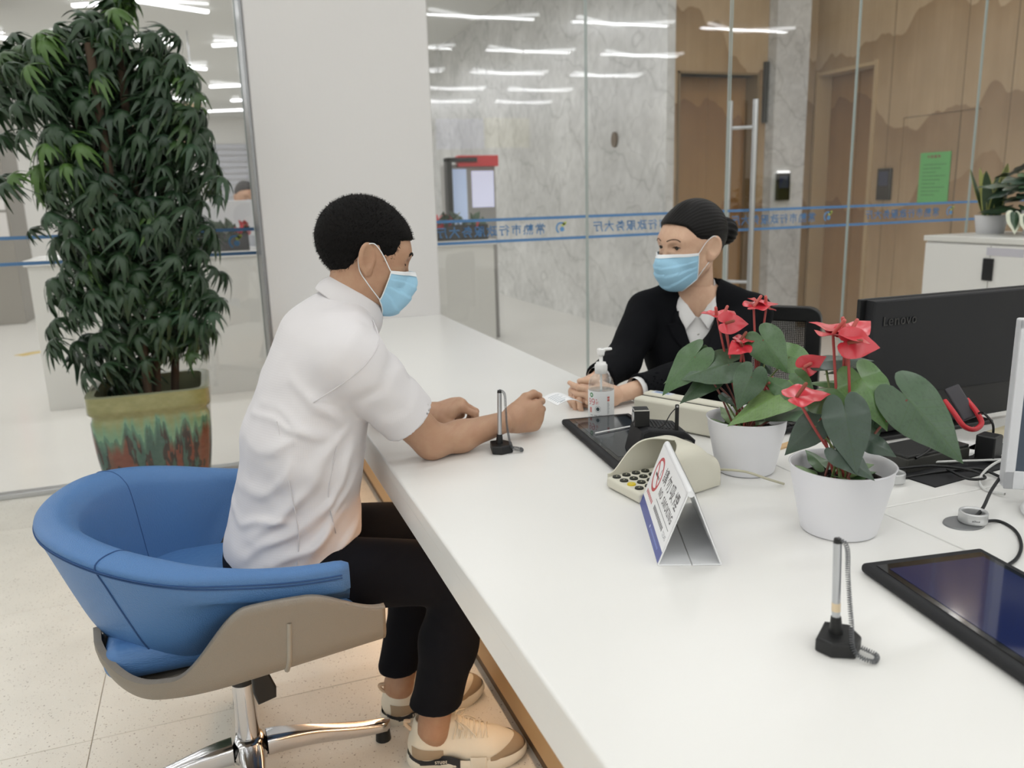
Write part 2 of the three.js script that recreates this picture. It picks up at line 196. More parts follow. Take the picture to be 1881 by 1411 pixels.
// glass partition: panes, edges, blue marking bands with writing, door pulls
{
  const panes = [[-4.2, -1.5], [-1.49, 0.24], [1.118, 2.09], [2.1, 3.04], [3.055, 3.995], [4.005, 5.05], [5.06, 7.2], [7.21, 9.5]];
  const wcan = (mirror) => drawn(1024, 96, (c, w, h) => { c.clearRect(0, 0, w, h); });
  panes.forEach(([a, b], k) => {
    const p = structure('window_' + (k + 1), null, null, ['wide clear glass pane at the far left of the partition', 'clear glass pane between the tree and the white column', 'clear glass pane beside the white column', 'clear glass pane next to the glass door', 'clear glass door leaf with long steel pull bars', 'clear glass door leaf without pull bars', 'clear glass pane before the green notice', 'last clear glass pane toward the side wall'][k], k === 4 || k === 5 ? 'glass door' : 'glass pane');
    part('glass', box(a, b, 0.02, CEIL, GLZ - 0.0005, GLZ + 0.0005), M.glass, p);
    for (const x of [a, b]) part('glass_edge', box(x - 0.0022, x + 0.0022, 0.02, CEIL, GLZ - 0.004, GLZ + 0.004), M.glassedge, p);
    for (const y of [1.243, 1.124]) part('blue_band', box(a + 0.004, b - 0.004, y - 0.008, y + 0.008, GLZ + 0.0012, GLZ + 0.0022), M.band, p);
    part('floor_track', box(a, b, 0, 0.025, GLZ - 0.03, GLZ + 0.03, 0.003), M.steel, p);
    if (k > 0 && k < 7) { // lettering, meant to be read from the hall, so it runs backwards here
      const W = k === 1 ? 1.0 : 0.86, x1 = k === 1 ? 0.14 : b - 0.16, chars = ['常', '熟', '市', '行', '政', '服', '务', '大', '厅'];
      const g = chars.map((ch, i) => strokes3(ch, x1 - 0.13 - i * 0.073, 1.183, GLZ + 0.0017, 0.062, true)).flat();
      part('lettering', merge(g), M.band, p);
      const em = [new THREE.RingGeometry(0.024, 0.034, 24, 1, 0.6, 3.6).translate(x1, 1.183, GLZ + 0.002)]; part('emblem', merge([...em, new THREE.CircleGeometry(0.014, 16).translate(x1 + 0.006, 1.176, GLZ + 0.002)]), mat(0x5b8fc0, 0.5, { side: THREE.DoubleSide }), p);
      part('emblem_leaf', new THREE.CircleGeometry(0.014, 12).scale(1.4, 0.7, 1).rotateZ(0.7).translate(x1 + 0.018, 1.205, GLZ + 0.002), mat(0xb7c46a, 0.5), p);
    }
    if (k === 4) for (const [x, zo] of [[3.095, -0.055], [3.2, 0.055]]) { const bar = part('pull_bar', merge([rod([x, 0.62, GLZ + zo], [x, 1.9, GLZ + zo], 0.017), rod([x - 0.0, 1.74, GLZ + zo], [3.145, 1.74, GLZ], 0.011), rod([x, 0.8, GLZ + zo], [3.145, 0.8, GLZ], 0.011)]), M.steel, p); }
  });
  structure('trim_1', box(0.242, 0.254, 0, CEIL, GLZ - 0.03, GLZ + 0.31), mat(0x9a9c9e, 0.35, { metalness: 0.8 }), 'grey metal channel along the side of the white column', 'trim');
  structure('trim_2', box(-4.2, 0.242, 2.62, 2.655, GLZ - 0.03, GLZ + 0.03), M.steel, 'thin metal rail across the glass beside the column', 'trim');
}
// ceiling strip lamps: shallow chevrons in rows
{
  const strip = (a, b, w, h) => { const d = V(b[0] - a[0], 0, b[1] - a[1]), n = V(-d.z, 0, d.x).normalize().multiplyScalar(w / 2); return prism([[0, 0]].concat([[d.length(), 0], [d.length(), h], [0, h]]), w).rotateY(-Math.atan2(d.z, d.x)).translate(a[0], 0, a[1]); };
  const L = 0.78, dz = 0.42;
  const glow = mat(0xffffff, 0.6, { emissive: LED.color, emissiveIntensity: LED.glow });
  const g1 = merge([strip([-L, 0], [0, dz], 0.055, 0.03), strip([0, dz], [L, 0], 0.055, 0.03)]).translate(0, -0.03, 0), g2 = merge([strip([-L, 0], [0, dz], 0.08, 0.02), strip([0, dz], [L, 0], 0.08, 0.02)]);
  for (let j = 0; j < 16; j++) for (let i = 0; i < 8; i++) {
    const x = -7.4 + i * 2.15 + (j % 2) * 0.5, z = -24 + j * 2.4;
    if (x > MX - 0.9 && z < LZ - 0.3) continue;
    if (Math.abs(z - GLZ) < 0.3 || (Math.abs(z + 4.5) < 0.9 && x > -0.8 && x < 2.2) || (x < -1.2 && x > -4.4 && z < -11.2 && z > -13)) continue;
    const t = thing('strip_lamp', 'white chevron strip lamp set on the pale ceiling', 'ceiling lamp', [x, CEIL - 0.021, z], 0, 'chevron strip lamps on the ceiling');
    part('housing', g2, M.white, t); part('lamp_tube', g1, glow, t);
    const a = new THREE.RectAreaLight(LED.color, LED.power, 2 * L, 0.09); a.position.set(0, -0.04, dz / 2); a.rotation.x = -Math.PI / 2; a.name = 'strip_light'; t.add(a);
  }
}
// ---------------------------------------------------------------- counter
const CT = 0.78, CX = [0.334, 1.11];
{
  const t = thing('service_counter', 'long white service counter with a thick front edge and wooden base', 'counter', [0, 0, 0]);
  part('worktop', box(CX[0], CX[1], 0.745, CT, COLZ + 0.002, 0.35, 0.006, 3), M.white, t);
  part('fascia', merge([box(CX[0] + 0.001, CX[0] + 0.03, 0.695, 0.75, COLZ + 0.002, 0.35, 0.003), box(CX[0] + 0.02, 1.1, 0.7, 0.745, COLZ + 0.002, 0.349)]), M.white, t);
  part('front_panel', box(0.622, 0.645, 0.06, 0.7, COLZ + 0.002, 0.349), M.wood, t, 'tan wooden front panel');
  part('plinth', box(0.64, 0.66, 0, 0.06, COLZ + 0.002, 0.349), mat(0x6d5338, 0.5), t, 'dark brown plinth');
  part('rear_panel', box(1.02, 1.04, 0, 0.7, COLZ + 0.002, -0.3), M.white, t);
  const lamp = thing('led_strip', 'warm light strip glowing under the counter edge', 'light strip', [0.595, 0.69, -1.9]);
  part('lamp_strip', box(-0.012, 0.012, 0, 0.009, -2.15, 2.15), mat(0xffffff, 0.6, { emissive: WARM.color, emissiveIntensity: WARM.glow }), lamp);
  const a = new THREE.RectAreaLight(WARM.color, WARM.power, 0.024, 4.3); a.position.y = -0.004; a.rotation.x = -Math.PI / 2; a.name = 'led_light'; lamp.add(a);
  const d = thing('staff_desk', 'white desk wing joined to the counter under the monitors', 'desk', [0, 0, 0]);
  part('desktop', box(CX[1] + 0.0007, 2.5, 0.75, CT, -1.85, -1.104, 0.002), M.white, d);
  part('desktop', box(CX[1] + 0.0007, 2.5, 0.75, CT, -1.1015, 0.3, 0.002), M.white, d);
  part('side_panel', box(2.46, 2.48, 0, 0.75, -1.82, 0.28), M.white, d);
  part('modesty_panel', box(1.13, 2.46, 0.2, 0.75, -1.12, -1.1), M.white, d);
}
// ---------------------------------------------------------------- blue tub chair
{
  const t = thing('swivel_tub_chair', 'blue leather swivel tub chair with a grey shell and polished star base', 'chair', [-0.025, 0, -1.86]);
  const blue = mat(0x4f7bb0, 0.45, { bumpMap: T.leather, bumpScale: 0.0006 }), greyL = mat(0x8b8377, 0.5, { bumpMap: T.leather, bumpScale: 0.0004 }), stitch = mat(0x2c4f80, 0.8);
  // plan curve of the rim, s in -1..1 from the near arm round the back to the far arm
  const plan = (s, grow) => { const a = 0.34 + grow, xb = -0.05, L1 = 0.275, L2 = a * Math.PI / 2, L = L1 + L2, q = Math.abs(s) * L; let x, z; if (q < L2) { const th = q / a; x = xb - Math.cos(th) * (a * 0.89); z = Math.sin(th) * a; } else { x = xb + (q - L2); z = a; } return [x, s < 0 ? z : -z]; };
  const top = (s) => mix(0.755, 0.668, smooth(0.2, 0.95, Math.abs(s))), low = (s) => mix(0.445, 0.565, smooth(0.5, 0.74, Math.abs(s)));
  // closed cross-section: inner bottom -> inner top -> roll -> outer -> outer bottom
  const prof = (s, v) => { const h = top(s), l = low(s), a = Math.abs(s); const k = [[-0.1, l + 0.0], [-0.085, l + 0.08 * (h - l) / 0.3], [-0.075, h - 0.06], [-0.062, h - 0.02], [-0.038, h - 0.002], [-0.01, h], [0.012, h - 0.006], [0.018, h - 0.02], [0.006, h - 0.06], [-0.02, mix(l, h, 0.5)], [-0.045, mix(l, h, 0.25)], [-0.085, l + 0.008], [-0.1, l]]; const n = k.length - 1, q = v * n, i = Math.min(n - 1, Math.floor(q)), f = q - i; const cr = (p0, p1, p2, p3) => 0.5 * (2 * p1 + (p2 - p0) * f + (2 * p0 - 5 * p1 + 4 * p2 - p3) * f * f + (3 * p1 - p0 - 3 * p2 + p3) * f * f * f); const g = (j) => k[clamp(j, 0, n)]; return [0, 1].map((c) => cr(g(i - 1)[c], g(i)[c], g(i + 1)[c], g(i + 2)[c])); };
  const taper = (s, o, y) => { const a = Math.abs(s), k = (top(s) - y) / 0.3; return o * mix(1, 0.55, smooth(0.5, 0.8, a)) - (a < 0.75 ? 0 : 0) - k * 0.03 * (1 - smooth(0.5, 0.8, a)); };
  const endr = (s) => { const a = Math.abs(s); return a > 0.96 ? Math.sqrt(Math.max(0.0, 1 - ((a - 0.96) / 0.04) ** 2)) : 1; };
  const surf = (u, v, off = 0) => { const s = u * 2 - 1; let [o, y] = prof(s, v); const e = endr(s); const mid = (top(s) + low(s)) / 2; y = mid + (y - mid) * mix(0.85, 1, e); const oc = -0.03; o = oc + (o - oc) * mix(0.5, 1, e) + off; const [x, z] = plan(s, taper(s, o, y)); return V(x, y, z); };
  part('back_cushion', mergeVertices(sheet((u, v) => surf(u, v), 120, 60, 0, (u, v) => [u * 12, v * 5])), blue, t);
  const capEnd = (u) => { const pts = []; for (let j = 0; j <= 40; j++) pts.push(surf(u, j / 40)); const c = pts.reduce((a, b) => a.add(b), V()).multiplyScalar(1 / pts.length), g = new THREE.BufferGeometry(), p = []; for (let j = 0; j < 40; j++) p.push(...c.toArray(), ...pts[j].toArray(), ...pts[j + 1].toArray()); g.setAttribute('position', new THREE.Float32BufferAttribute(p, 3)); g.computeVertexNormals(); return clean(g); };
  part('arm_end', capEnd(0), blue, t); part('arm_end', capEnd(1), blue, t);
  // seams
  const seam = (f, n = 60) => tube(Array.from({ length: n + 1 }, (_, i) => f(i / n)), 0.0016, n * 2, 5);
  part('rim_seam', seam((q) => surf(0.01 + q * 0.98, 0.585, 0.0012), 110), stitch, t);
  for (const u of [0.29, 0.66]) part('seam', seam((q) => surf(u, q * 0.9 + 0.05, 0.0008)), stitch, t);
  part('rim_seam', seam((q) => surf(0.01 + q * 0.98, 0.6, 0.0008), 110), stitch, t);
  // grey sling shell: flat under the seat, folded up at both sides
  const shell = (u, v) => { const x = mix(-0.26, 0.285, u), w = v * 2 - 1, a = Math.abs(w), y0 = mix(0.425, 0.487, u) + 0.07 * Math.max(0, 1 - u / 0.2) ** 2, rise = 0.015 + 0.115 * smooth(0.26, 0.52, u) * (1 - 0.45 * smooth(0.72, 1, u)) - 0.03 * smooth(0.5, 1, u), rd = Math.sqrt(1 - (1 - Math.min(u / 0.5, 1)) ** 2.4), half = mix(0.12, 0.352, rd), flat = 0.6;
    if (a < flat) return V(x, y0, w / flat * half * 0.82); const q = (a - flat) / (1 - flat), ang = Math.min(q * 2, 1) * 1.35, r = half * 0.18; let z = half * 0.82 + Math.sin(ang) * r, y = y0 + (1 - Math.cos(ang)) * r * 0.8; if (q > 0.5) { const k = (q - 0.5) * 2; y += k * rise; z += k * rise * 0.1; } return V(x, y, Math.sign(w) * z); };
  part('seat_shell', sheet(shell, 70, 90, -0.014, (u, v) => [u * 6, v * 9]), greyL, t, 'grey leather shell');
  for (const s of [0, 1]) part('shell_strap', tube(Array.from({ length: 15 }, (_, i) => { const k = i / 14, p = shell(0.66 - k * 0.02, s ? 0.96 - k * 0.12 : 0.04 + k * 0.12); p.z += s ? 0.012 : -0.012; p.y -= 0.012 * k ** 3; return p; }), 0.0055, 30, 8), mat(0x9a9488, 0.35), t, 'raised grey strap on the shell side');
  part('shell_stitch', seam((q) => { const p = shell(0.1 + q * 0.88, 0.975); p.z += 0.001; return p; }), mat(0x6e675d, 0.8), t);
  part('seat_cushion', at(new RoundedBoxGeometry(0.5, 0.075, 0.5, 5, 0.035), 0.0, 0.487, 0).rotateZ(0), blue, t);
  // column, lever, star base
  part('gas_lift', merge([rod([0, 0.1, 0], [0, 0.262, 0], 0.027, 0.0255, 28), rod([0, 0.25, 0], [0, 0.44, 0], 0.0145, 0.0145, 20)]), M.chrome, t, 'polished steel column');
  part('collar', rod([0, 0.258, 0], [0, 0.27, 0], 0.0275, 0.0275, 28), M.black, t);
  part('seat_plate', box(-0.11, 0.11, 0.405, 0.43, -0.1, 0.1, 0.006), M.black, t);
  const lever = part('lever', merge([rod([0.02, 0.405, 0.05], [0.035, 0.385, 0.16], 0.005), prism([[-0.02, 0.045], [0.006, 0.05], [0.03, -0.02], [0.028, -0.045], [-0.012, -0.05], [-0.02, -0.02]], 0.014, 0.004).rotateY(0.2).translate(0.04, 0.345, 0.165)]), M.black, t);
  const arm = (ang) => { const g = sheet((u, v) => { const th = v * Math.PI * 2, r = mix(0.04, 0.345, u), w = mix(0.03, 0.019, smooth(0, 0.5, u)) * (u > 0.95 ? Math.sqrt(1 - ((u - 0.95) / 0.051) ** 2) : 1), yc = mix(0.082, 0.04, smooth(0, 1, u)), hh = mix(0.026, 0.013, u); const c = Math.cos(th), s = Math.sin(th), q = 0.55; return V(r, yc + Math.sign(s) * Math.abs(s) ** q * hh, Math.sign(c) * Math.abs(c) ** q * w); }, 24, 28); return g.rotateY(ang); };
  for (let k = 0; k < 4; k++) { const ang = 0.05 + k * Math.PI / 2; part('base_arm', arm(ang), M.chrome, t); part('foot', rod([Math.cos(ang) * 0.325, 0, -Math.sin(ang) * 0.325], [Math.cos(ang) * 0.325, 0.03, -Math.sin(ang) * 0.325], 0.02, 0.018), M.black, t); }
  part('hub', lathe([[0.001, 0.115], [0.032, 0.113], [0.038, 0.095], [0.048, 0.075], [0.042, 0.058], [0.001, 0.058]]), M.chrome, t);
}
// ---------------------------------------------------------------- things on the counter
const coil = (pts, R, turns, r) => { const c = new THREE.CatmullRomCurve3(pts.map((p) => V(...p)), false, 'centripetal'), n = turns * 8, fr = c.computeFrenetFrames(n), out = []; for (let i = 0; i <= n; i++) { const p = c.getPointAt(i / n), a = i / 8 * Math.PI * 2; out.push(p.addScaledVector(fr.normals[i], Math.cos(a) * R).addScaledVector(fr.binormals[i], Math.sin(a) * R)); } return new THREE.TubeGeometry(new THREE.CatmullRomCurve3(out), n * 2, r, 4); };
const clearP = mat(0xf2f3f4, 0.08, { transmission: 0.75, thickness: 0, ior: 1.45 }), silver = mat(0xbfc1c4, 0.3, { metalness: 0.85 });
function penStand(pos, turn, label, lean, grip) {
  const t = thing('pen_stand', label, 'pen stand', pos, turn);
  part('holder', merge([prism([[-0.028, -0.014], [-0.012, -0.03], [0.018, -0.03], [0.03, -0.006], [0.022, 0.024], [-0.008, 0.03]], 0.02, 0.003).rotateX(-Math.PI / 2).translate(0, 0.0105, 0), rod([0, 0.018, 0], [lean[0] * 0.25, 0.042, lean[1] * 0.25], 0.009, 0.0065)]), M.black, t);
  const top = [lean[0], 0.148, lean[1]], b = [lean[0] * 0.22, 0.034, lean[1] * 0.22], q = (k) => [mix(b[0], top[0], k), mix(b[1], top[1], k), mix(b[2], top[2], k)];
  const pen = part('pen', rod(b, q(0.95), 0.0052, 0.0052), silver, t);
  part('cap', rod(q(0.95), q(1), 0.0054, 0.0045), M.black, pen); part('tip', rod(q(0.0), q(0.06), 0.0035, 0.0054), M.black, pen);
  if (grip) part('grip', rod(q(0.14), q(0.24), 0.0056, 0.0056), mat(0xe3cfae, 0.5), pen);
  part('coil_cord', coil([q(1), [top[0] + 0.009, 0.142, top[2] + 0.004], [top[0] * 0.8 + 0.013, 0.1, top[2] * 0.8 + 0.005], [0.012, 0.05, 0.02], [0.016, 0.012, 0.033], [0.036, 0.005, 0.04], [0.044, 0.005, 0.024], [0.028, 0.008, 0.012]], 0.0026, 75, 0.0007), mat(0x77797c, 0.35, { metalness: 0.7 }), t);
}
penStand([0.597, CT, -1.738], 0.2, 'clear counter pen on a black holder beside the forearm of the seated man', [0.002, 0.004], false);
penStand([0.712, CT, -0.758], -0.5, 'silver counter pen with a pale grip on a black holder before the near plant pot', [-0.004, -0.006], true);
// signature pads
function pad(pos, turn, w, l, label, scr, mark) {
  const t = thing('signature_tablet', label, 'tablet', pos, turn);
  part('body', merge([new RoundedBoxGeometry(w, 0.016, l, 4, 0.0075).translate(0, 0.009, 0)]), M.blackmat, t);
  part('bezel', new RoundedBoxGeometry(w - 0.03, 0.002, l - 0.045, 1, 0.0008).translate(0, 0.0172, -0.004), M.gloss, t);
  part('screen', new THREE.BoxGeometry(w - 0.052, 0.001, l - 0.085).translate(0, 0.0182, -0.008), scr, t);
  if (mark) part('square_mark', merge([[-0.011, 0, 0.002, 0.022], [0.011, 0, 0.002, 0.022], [0, -0.01, 0.022, 0.002], [0, 0.01, 0.022, 0.002]].map(([x, z, a, b]) => new THREE.BoxGeometry(a, 0.0006, b).translate(x + mark[0], 0.0186, z + mark[1]))), mat(0xc9cbcc, 0.4), t);
  part('rubber_foot', merge([[-1, -1], [1, -1], [-1, 1], [1, 1]].map(([a, b]) => rod([a * (w / 2 - 0.02), 0, b * (l / 2 - 0.02)], [a * (w / 2 - 0.02), 0.004, b * (l / 2 - 0.02)], 0.008))), M.black, t);
  return t;
}
const p1 = pad([0.888, CT, -1.672], -0.12, 0.19, 0.4, 'black signature tablet with a dark glossy screen in front of the sanitizer bottle', mat(0x2c3136, 0.06), [0.0, 0.175]);
part('stylus', rod([-0.06, 0.022, -0.03], [0.1, 0.022, -0.075], 0.0018), mat(0xe6e6e4, 0.4), p1);
pad([0.972, CT, -0.7], -0.15, 0.215, 0.4, 'black signature tablet with a dark blue screen beside the coiled black cable', mat(0x141d44, 0.06, { emissive: 0x10183c, emissiveIntensity: 0.35 }));
// sanitizer bottle
{
  const t = thing('sanitizer_bottle', 'clear hand sanitizer bottle with a white pump behind the signature tablet', 'bottle', [0.94, CT, -1.895]);
  part('bottle', lathe([[0.001, 0.001], [0.031, 0.001], [0.0335, 0.006], [0.034, 0.085], [0.033, 0.098], [0.028, 0.112], [0.018, 0.121], [0.0135, 0.124], [0.0135, 0.128]], 40), mat(0xf6f8f8, 0.05, { transmission: 0.92, thickness: 0, ior: 1.45 }), t);
  part('gel', lathe([[0.001, 0.003], [0.0315, 0.003], [0.0325, 0.08], [0.001, 0.08]], 32), mat(0xeef2f3, 0.05, { transmission: 0.8, thickness: 0, ior: 1.3 }), t);
  part('dip_tube', rod([0, 0.01, 0], [0, 0.125, 0], 0.003), mat(0xe8e8e6, 0.5), t);
  part('collar', lathe([[0.001, 0.124], [0.0165, 0.124], [0.0168, 0.146], [0.0135, 0.149], [0.013, 0.153], [0.001, 0.153]], 28), mat(0xf1f1ef, 0.4), t);
  part('pump_head', merge([rod([0, 0.15, 0], [0, 0.172, 0], 0.005), lathe([[0.001, 0.17], [0.008, 0.17], [0.0095, 0.176], [0.0105, 0.186], [0.009, 0.19], [0.001, 0.19]], 24), new RoundedBoxGeometry(0.034, 0.007, 0.011, 2, 0.003).translate(0.014, 0.1865, 0)]), mat(0xf1f1ef, 0.4), t);
  const tex = drawn(640, 360, (c, w, h) => { c.fillStyle = '#eceeee'; c.fillRect(0, 0, w, h); c.fillStyle = '#3e7d4c'; c.beginPath(); c.arc(128, 52, 32, 0, 7); c.fill(); c.fillStyle = '#dfeee0'; c.beginPath(); c.arc(128, 52, 15, 0, 7); c.fill(); c.fillStyle = '#c23c40'; c.font = '118px sans-serif'; c.fillText('99', 62, 184); c.font = 'bold 26px sans-serif'; c.fillText('%', 200, 120); c.strokeStyle = '#c98'; c.lineWidth = 2; c.strokeRect(198, 132, 50, 40); c.fillStyle = '#c66'; for (let i = 0; i < 6; i++) c.fillRect(206, 138 + i * 5, 34 - (i % 3) * 8, 3); c.fillStyle = '#d98c86'; c.fillRect(92, 220, 40, 70); c.fillStyle = '#3b4a4c'; c.beginPath(); c.arc(232, 236, 26, 0, 7); c.fill(); c.strokeStyle = '#97a0a0'; c.lineWidth = 5; c.beginPath(); c.arc(232, 236, 40, 0, 7); c.stroke(); c.fillStyle = '#c66a63'; c.fillRect(372, 70, 38, 28); c.fillRect(372, 104, 38, 30); c.fillStyle = '#8b8f90'; for (let i = 0; i < 19; i++) c.fillRect(372, 142 + i * 9, 20 + (i * 13) % 22, 4); for (let i = 0; i < 12; i++) if (i % 4) c.fillRect(90 + i * 17, 318, 11, 12); });
  const m = mat(0xffffff, 0.5, { map: tex });
  const label = part('label', new THREE.CylinderGeometry(0.0345, 0.0345, 0.072, 48, 1, true, -1.5, 3.4).translate(0, 0.045, 0), m, t, 'white label with red figures 99 and a green emblem');
  label.rotation.y = -0.45;
}
// card reader with a slot
{
  const a = V(1.03, 0, -1.835), b = V(1.135, 0, -1.62), mid = a.clone().add(b).multiplyScalar(0.5), L = a.distanceTo(b);
  const t = thing('card_reader', 'long beige card reader with a slot along its top beside the plant pot', 'card reader', [mid.x, CT, mid.z], Math.atan2(b.x - a.x, b.z - a.z));
  part('body', merge([box(-0.042, -0.004, 0.003, 0.07, -L / 2, L / 2, 0.008, 3), box(0.0, 0.036, 0.003, 0.076, -L / 2, L / 2, 0.008, 3), box(-0.01, 0.01, 0.003, 0.03, -L / 2 + 0.004, L / 2 - 0.004)]), M.beige, t);
  part('slot', box(-0.0042, 0.0002, 0.031, 0.069, -L / 2 + 0.002, L / 2 - 0.002), mat(0x3a3a34, 0.8), t);
  part('name_plate', box(0.008, 0.03, 0.0755, 0.0766, -L / 2 + 0.02, -L / 2 + 0.08), mat(0xd9dee4, 0.4), t);
  part('maker_strip', box(0.014, 0.024, 0.0762, 0.077, -L / 2 + 0.028, -L / 2 + 0.07), mat(0x6f88b4, 0.4), t);
  part('button', rod([-0.012, 0.035, L / 2 - 0.001], [-0.012, 0.035, L / 2 + 0.004], 0.006), M.beige, t);
}
// document camera: wedge base, cube head, antenna
{
  const t = thing('camera_unit', 'black desktop camera with a cube head and thin antenna on a wedge base', 'camera', [0.9, CT + 0.0187, -1.53], -0.35);
  part('base', prism([[-0.065, 0.0], [0.065, 0], [0.07, 0.035], [0.045, 0.056], [-0.035, 0.066], [-0.05, 0.06]], 0.1, 0.005).rotateY(0.1).translate(0, 0.0, 0), M.blackmat, t);
  part('grille', merge(Array.from({ length: 9 }, (_, i) => box(-0.03 + i * 0.008, -0.027 + i * 0.008, 0.0655 - i * 0.001, 0.067 - i * 0.001, -0.03, 0.03))), M.black, t);
  const head = part('camera_head', box(-0.057, -0.024, 0.064, 0.102, -0.012, 0.026, 0.002), M.black, t);
  part('head_trim', merge([box(-0.0575, -0.0235, 0.1005, 0.1025, 0.0255, 0.0268), box(-0.058, -0.0568, 0.1005, 0.1025, -0.012, 0.0265)]), M.chrome, head);
  part('lens', merge([new THREE.TorusGeometry(0.0095, 0.0022, 10, 28).rotateY(Math.PI / 2).translate(-0.0575, 0.083, 0.008), new THREE.CylinderGeometry(0.008, 0.008, 0.003, 24).rotateZ(Math.PI / 2).translate(-0.0575, 0.083, 0.008)]), M.steel, head);
  part('antenna', box(0.03, 0.0385, 0.05, 0.115, 0.028, 0.034, 0.0025), M.black, t);
  part('antenna_pin', rod([0.034, 0.111, 0.031], [0.034, 0.111, 0.036], 0.0022), M.steel, t);
  part('antenna_wire', tube([[0.034, 0.11, 0.033], [0.02, 0.095, 0.034], [0.005, 0.07, 0.034], [-0.015, 0.058, 0.03]], 0.0012), M.black, t);
}
// keypad with a hood
{
  const t = thing('number_keypad', 'beige hooded number keypad with round dark keys behind the no smoking sign', 'keypad', [0.815, CT, -1.37], 0.12);
  part('body', merge([box(-0.098, 0.03, 0.002, 0.024, -0.055, 0.06, 0.006, 3)]), M.beige, t);
  const hood = (u, v) => { const x = mix(-0.085, 0.1, u), w = v * Math.PI, h = 0.088 * (1 - 0.4 * smooth(0.6, 1, u) ** 2), hz = 0.066 * (1 - 0.12 * smooth(0.6, 1, u)), c = Math.cos(w), s = Math.sin(w); return V(x, 0.004 + h * Math.max(0, s) ** 0.45, -Math.sign(c) * Math.abs(c) ** 0.4 * hz); };
  const vm = (u) => 0.012 + 0.488 * smooth(0.0, 0.62, u) ** 1.4; // walls climb in an s-curve towards the back
  part('hood', merge([sheet((u, v) => hood(u, v * vm(u)), 44, 26, 0.003), sheet((u, v) => hood(u, 1 - v * vm(u)), 44, 26, -0.003)]), M.beige, t);
  part('hood_back', merge([sheet((u, v) => { const p = hood(1, v), q = 1 - u; return V(p.x + 0.012 * Math.sin(u * Math.PI / 2), mix(0.004, p.y, q), p.z * q); }, 12, 40)]), M.beige, t);
  part('port_cover', box(0.058, 0.07, 0.066, 0.088, -0.012, 0.01, 0.003), mat(0x55554e, 0.6), t);
  for (let i = 0; i < 4; i++) for (let j = 0; j < 4; j++) { const k = part('key', new THREE.CylinderGeometry(0.0082, 0.0088, 0.003, 18).translate(-0.082 + i * 0.0235, 0.0252, -0.04 + j * 0.0255), i === 0 && j === 2 ? mat(0xd8c02c, 0.5) : mat(0x23261f, 0.5), t); part('key_mark', new THREE.BoxGeometry(0.004, 0.0005, 0.0016).rotateY(0.6).translate(-0.082 + i * 0.0235, 0.0268, -0.04 + j * 0.0255), mat(0xc8c9a8, 0.6), k); }
}
// folded no smoking sign
{
  const F = V(0.67, 0, -1.037), B = V(0.775, 0, -1.285), L = F.distanceTo(B), mid = F.clone().add(B).multiplyScalar(0.5);
  const t = thing('no_smoking_sign', 'white folded tent sign with red no smoking ring and black lettering', 'sign', [mid.x, CT, mid.z], Math.atan2(F.x - B.x, F.z - B.z));
  const h = 0.122, w = 0.05, th = 0.0025, wm = mat(0xeeeff0, 0.3);
  const plate = (ax, ay, bx, by) => { const d = V(bx - ax, by - ay, 0), g = new RoundedBoxGeometry(d.length(), th, L, 1, 0.0008); return g.rotateZ(Math.atan2(d.y, d.x)).translate((ax + bx) / 2, (ay + by) / 2, 0); };
  part('plate', plate(-w, 0.0015, -0.004, h), wm, t); part('plate', plate(w, 0.0015, 0.004, h), wm, t); part('fold', rod([0, h - 0.0015, -L / 2], [0, h - 0.0015, L / 2], 0.0052), wm, t);
  part('base_strip', plate(-w, 0.0013, 0.003, 0.0013), wm, t); part('base_strip', plate(0.0045, 0.0016, w, 0.0016), wm, t);
  const tex = drawn(1024, 512, (c, W, H) => {
    c.fillStyle = '#f1f2f3'; c.fillRect(0, 0, W, H); c.fillStyle = '#3b4a98'; c.fillRect(0, 430, W, 82); c.fillStyle = '#6d83c8'; for (let i = 0; i < 14; i++) c.fillRect(560 + i * 24, 462, 16, 18); c.fillStyle = '#cfd6ee'; c.beginPath(); c.arc(520, 470, 12, 0, 7); c.fill();
    c.strokeStyle = '#c4414a'; c.lineWidth = 26; c.beginPath(); c.arc(190, 190, 118, 0, 7); c.stroke(); c.fillStyle = '#222'; c.fillRect(120, 190, 120, 22); c.fillRect(250, 190, 18, 22); c.strokeStyle = '#222'; c.lineWidth = 9; c.beginPath(); c.moveTo(258, 176); c.quadraticCurveTo(240, 150, 262, 126); c.stroke(); c.strokeStyle = '#c4414a'; c.lineWidth = 24; c.beginPath(); c.moveTo(108, 108); c.lineTo(272, 272); c.stroke();
    ['請', '勿', '吸', '煙'].forEach((k, i) => glyph(c, k, 420 + i * 150, 120, 124, '#24262a', 11));
    c.fillStyle = '#24262a'; c.font = 'bold 82px sans-serif'; c.fillText('NO  SMOKING', 392, 268); c.fillRect(400, 302, 560, 5);
    c.fillStyle = '#c4616a'; for (let i = 0; i < 8; i++) c.fillRect(66 + i * 34, 352, 26, 30); c.fillStyle = '#4a4c52'; for (let i = 0; i < 14; i++) c.fillRect(420 + i * 29, 340, 22, 34); c.font = '44px sans-serif'; c.fillText('12345', 850, 376);
  });
  const print = (s) => { const len = Math.hypot(w - 0.004, h), g = new THREE.PlaneGeometry(L * 0.99, len * 0.97); g.rotateX(-Math.PI / 2); g.rotateY(s < 0 ? -Math.PI / 2 : Math.PI / 2); const a = Math.atan2(h, w - 0.004); g.rotateZ(s < 0 ? a : -a); return g.translate(s * (w + 0.004) / 2, h / 2 + 0.0008, 0).translate(s * Math.sin(a) * 0.0016, Math.cos(a) * 0.0016, 0); };
  part('print', print(-1), mat(0xffffff, 0.35, { map: tex, side: THREE.FrontSide }), t, 'printed face with red ring, black lettering and blue strip');
  part('print', print(1), mat(0xffffff, 0.35, { map: tex, side: THREE.FrontSide }), t);
}
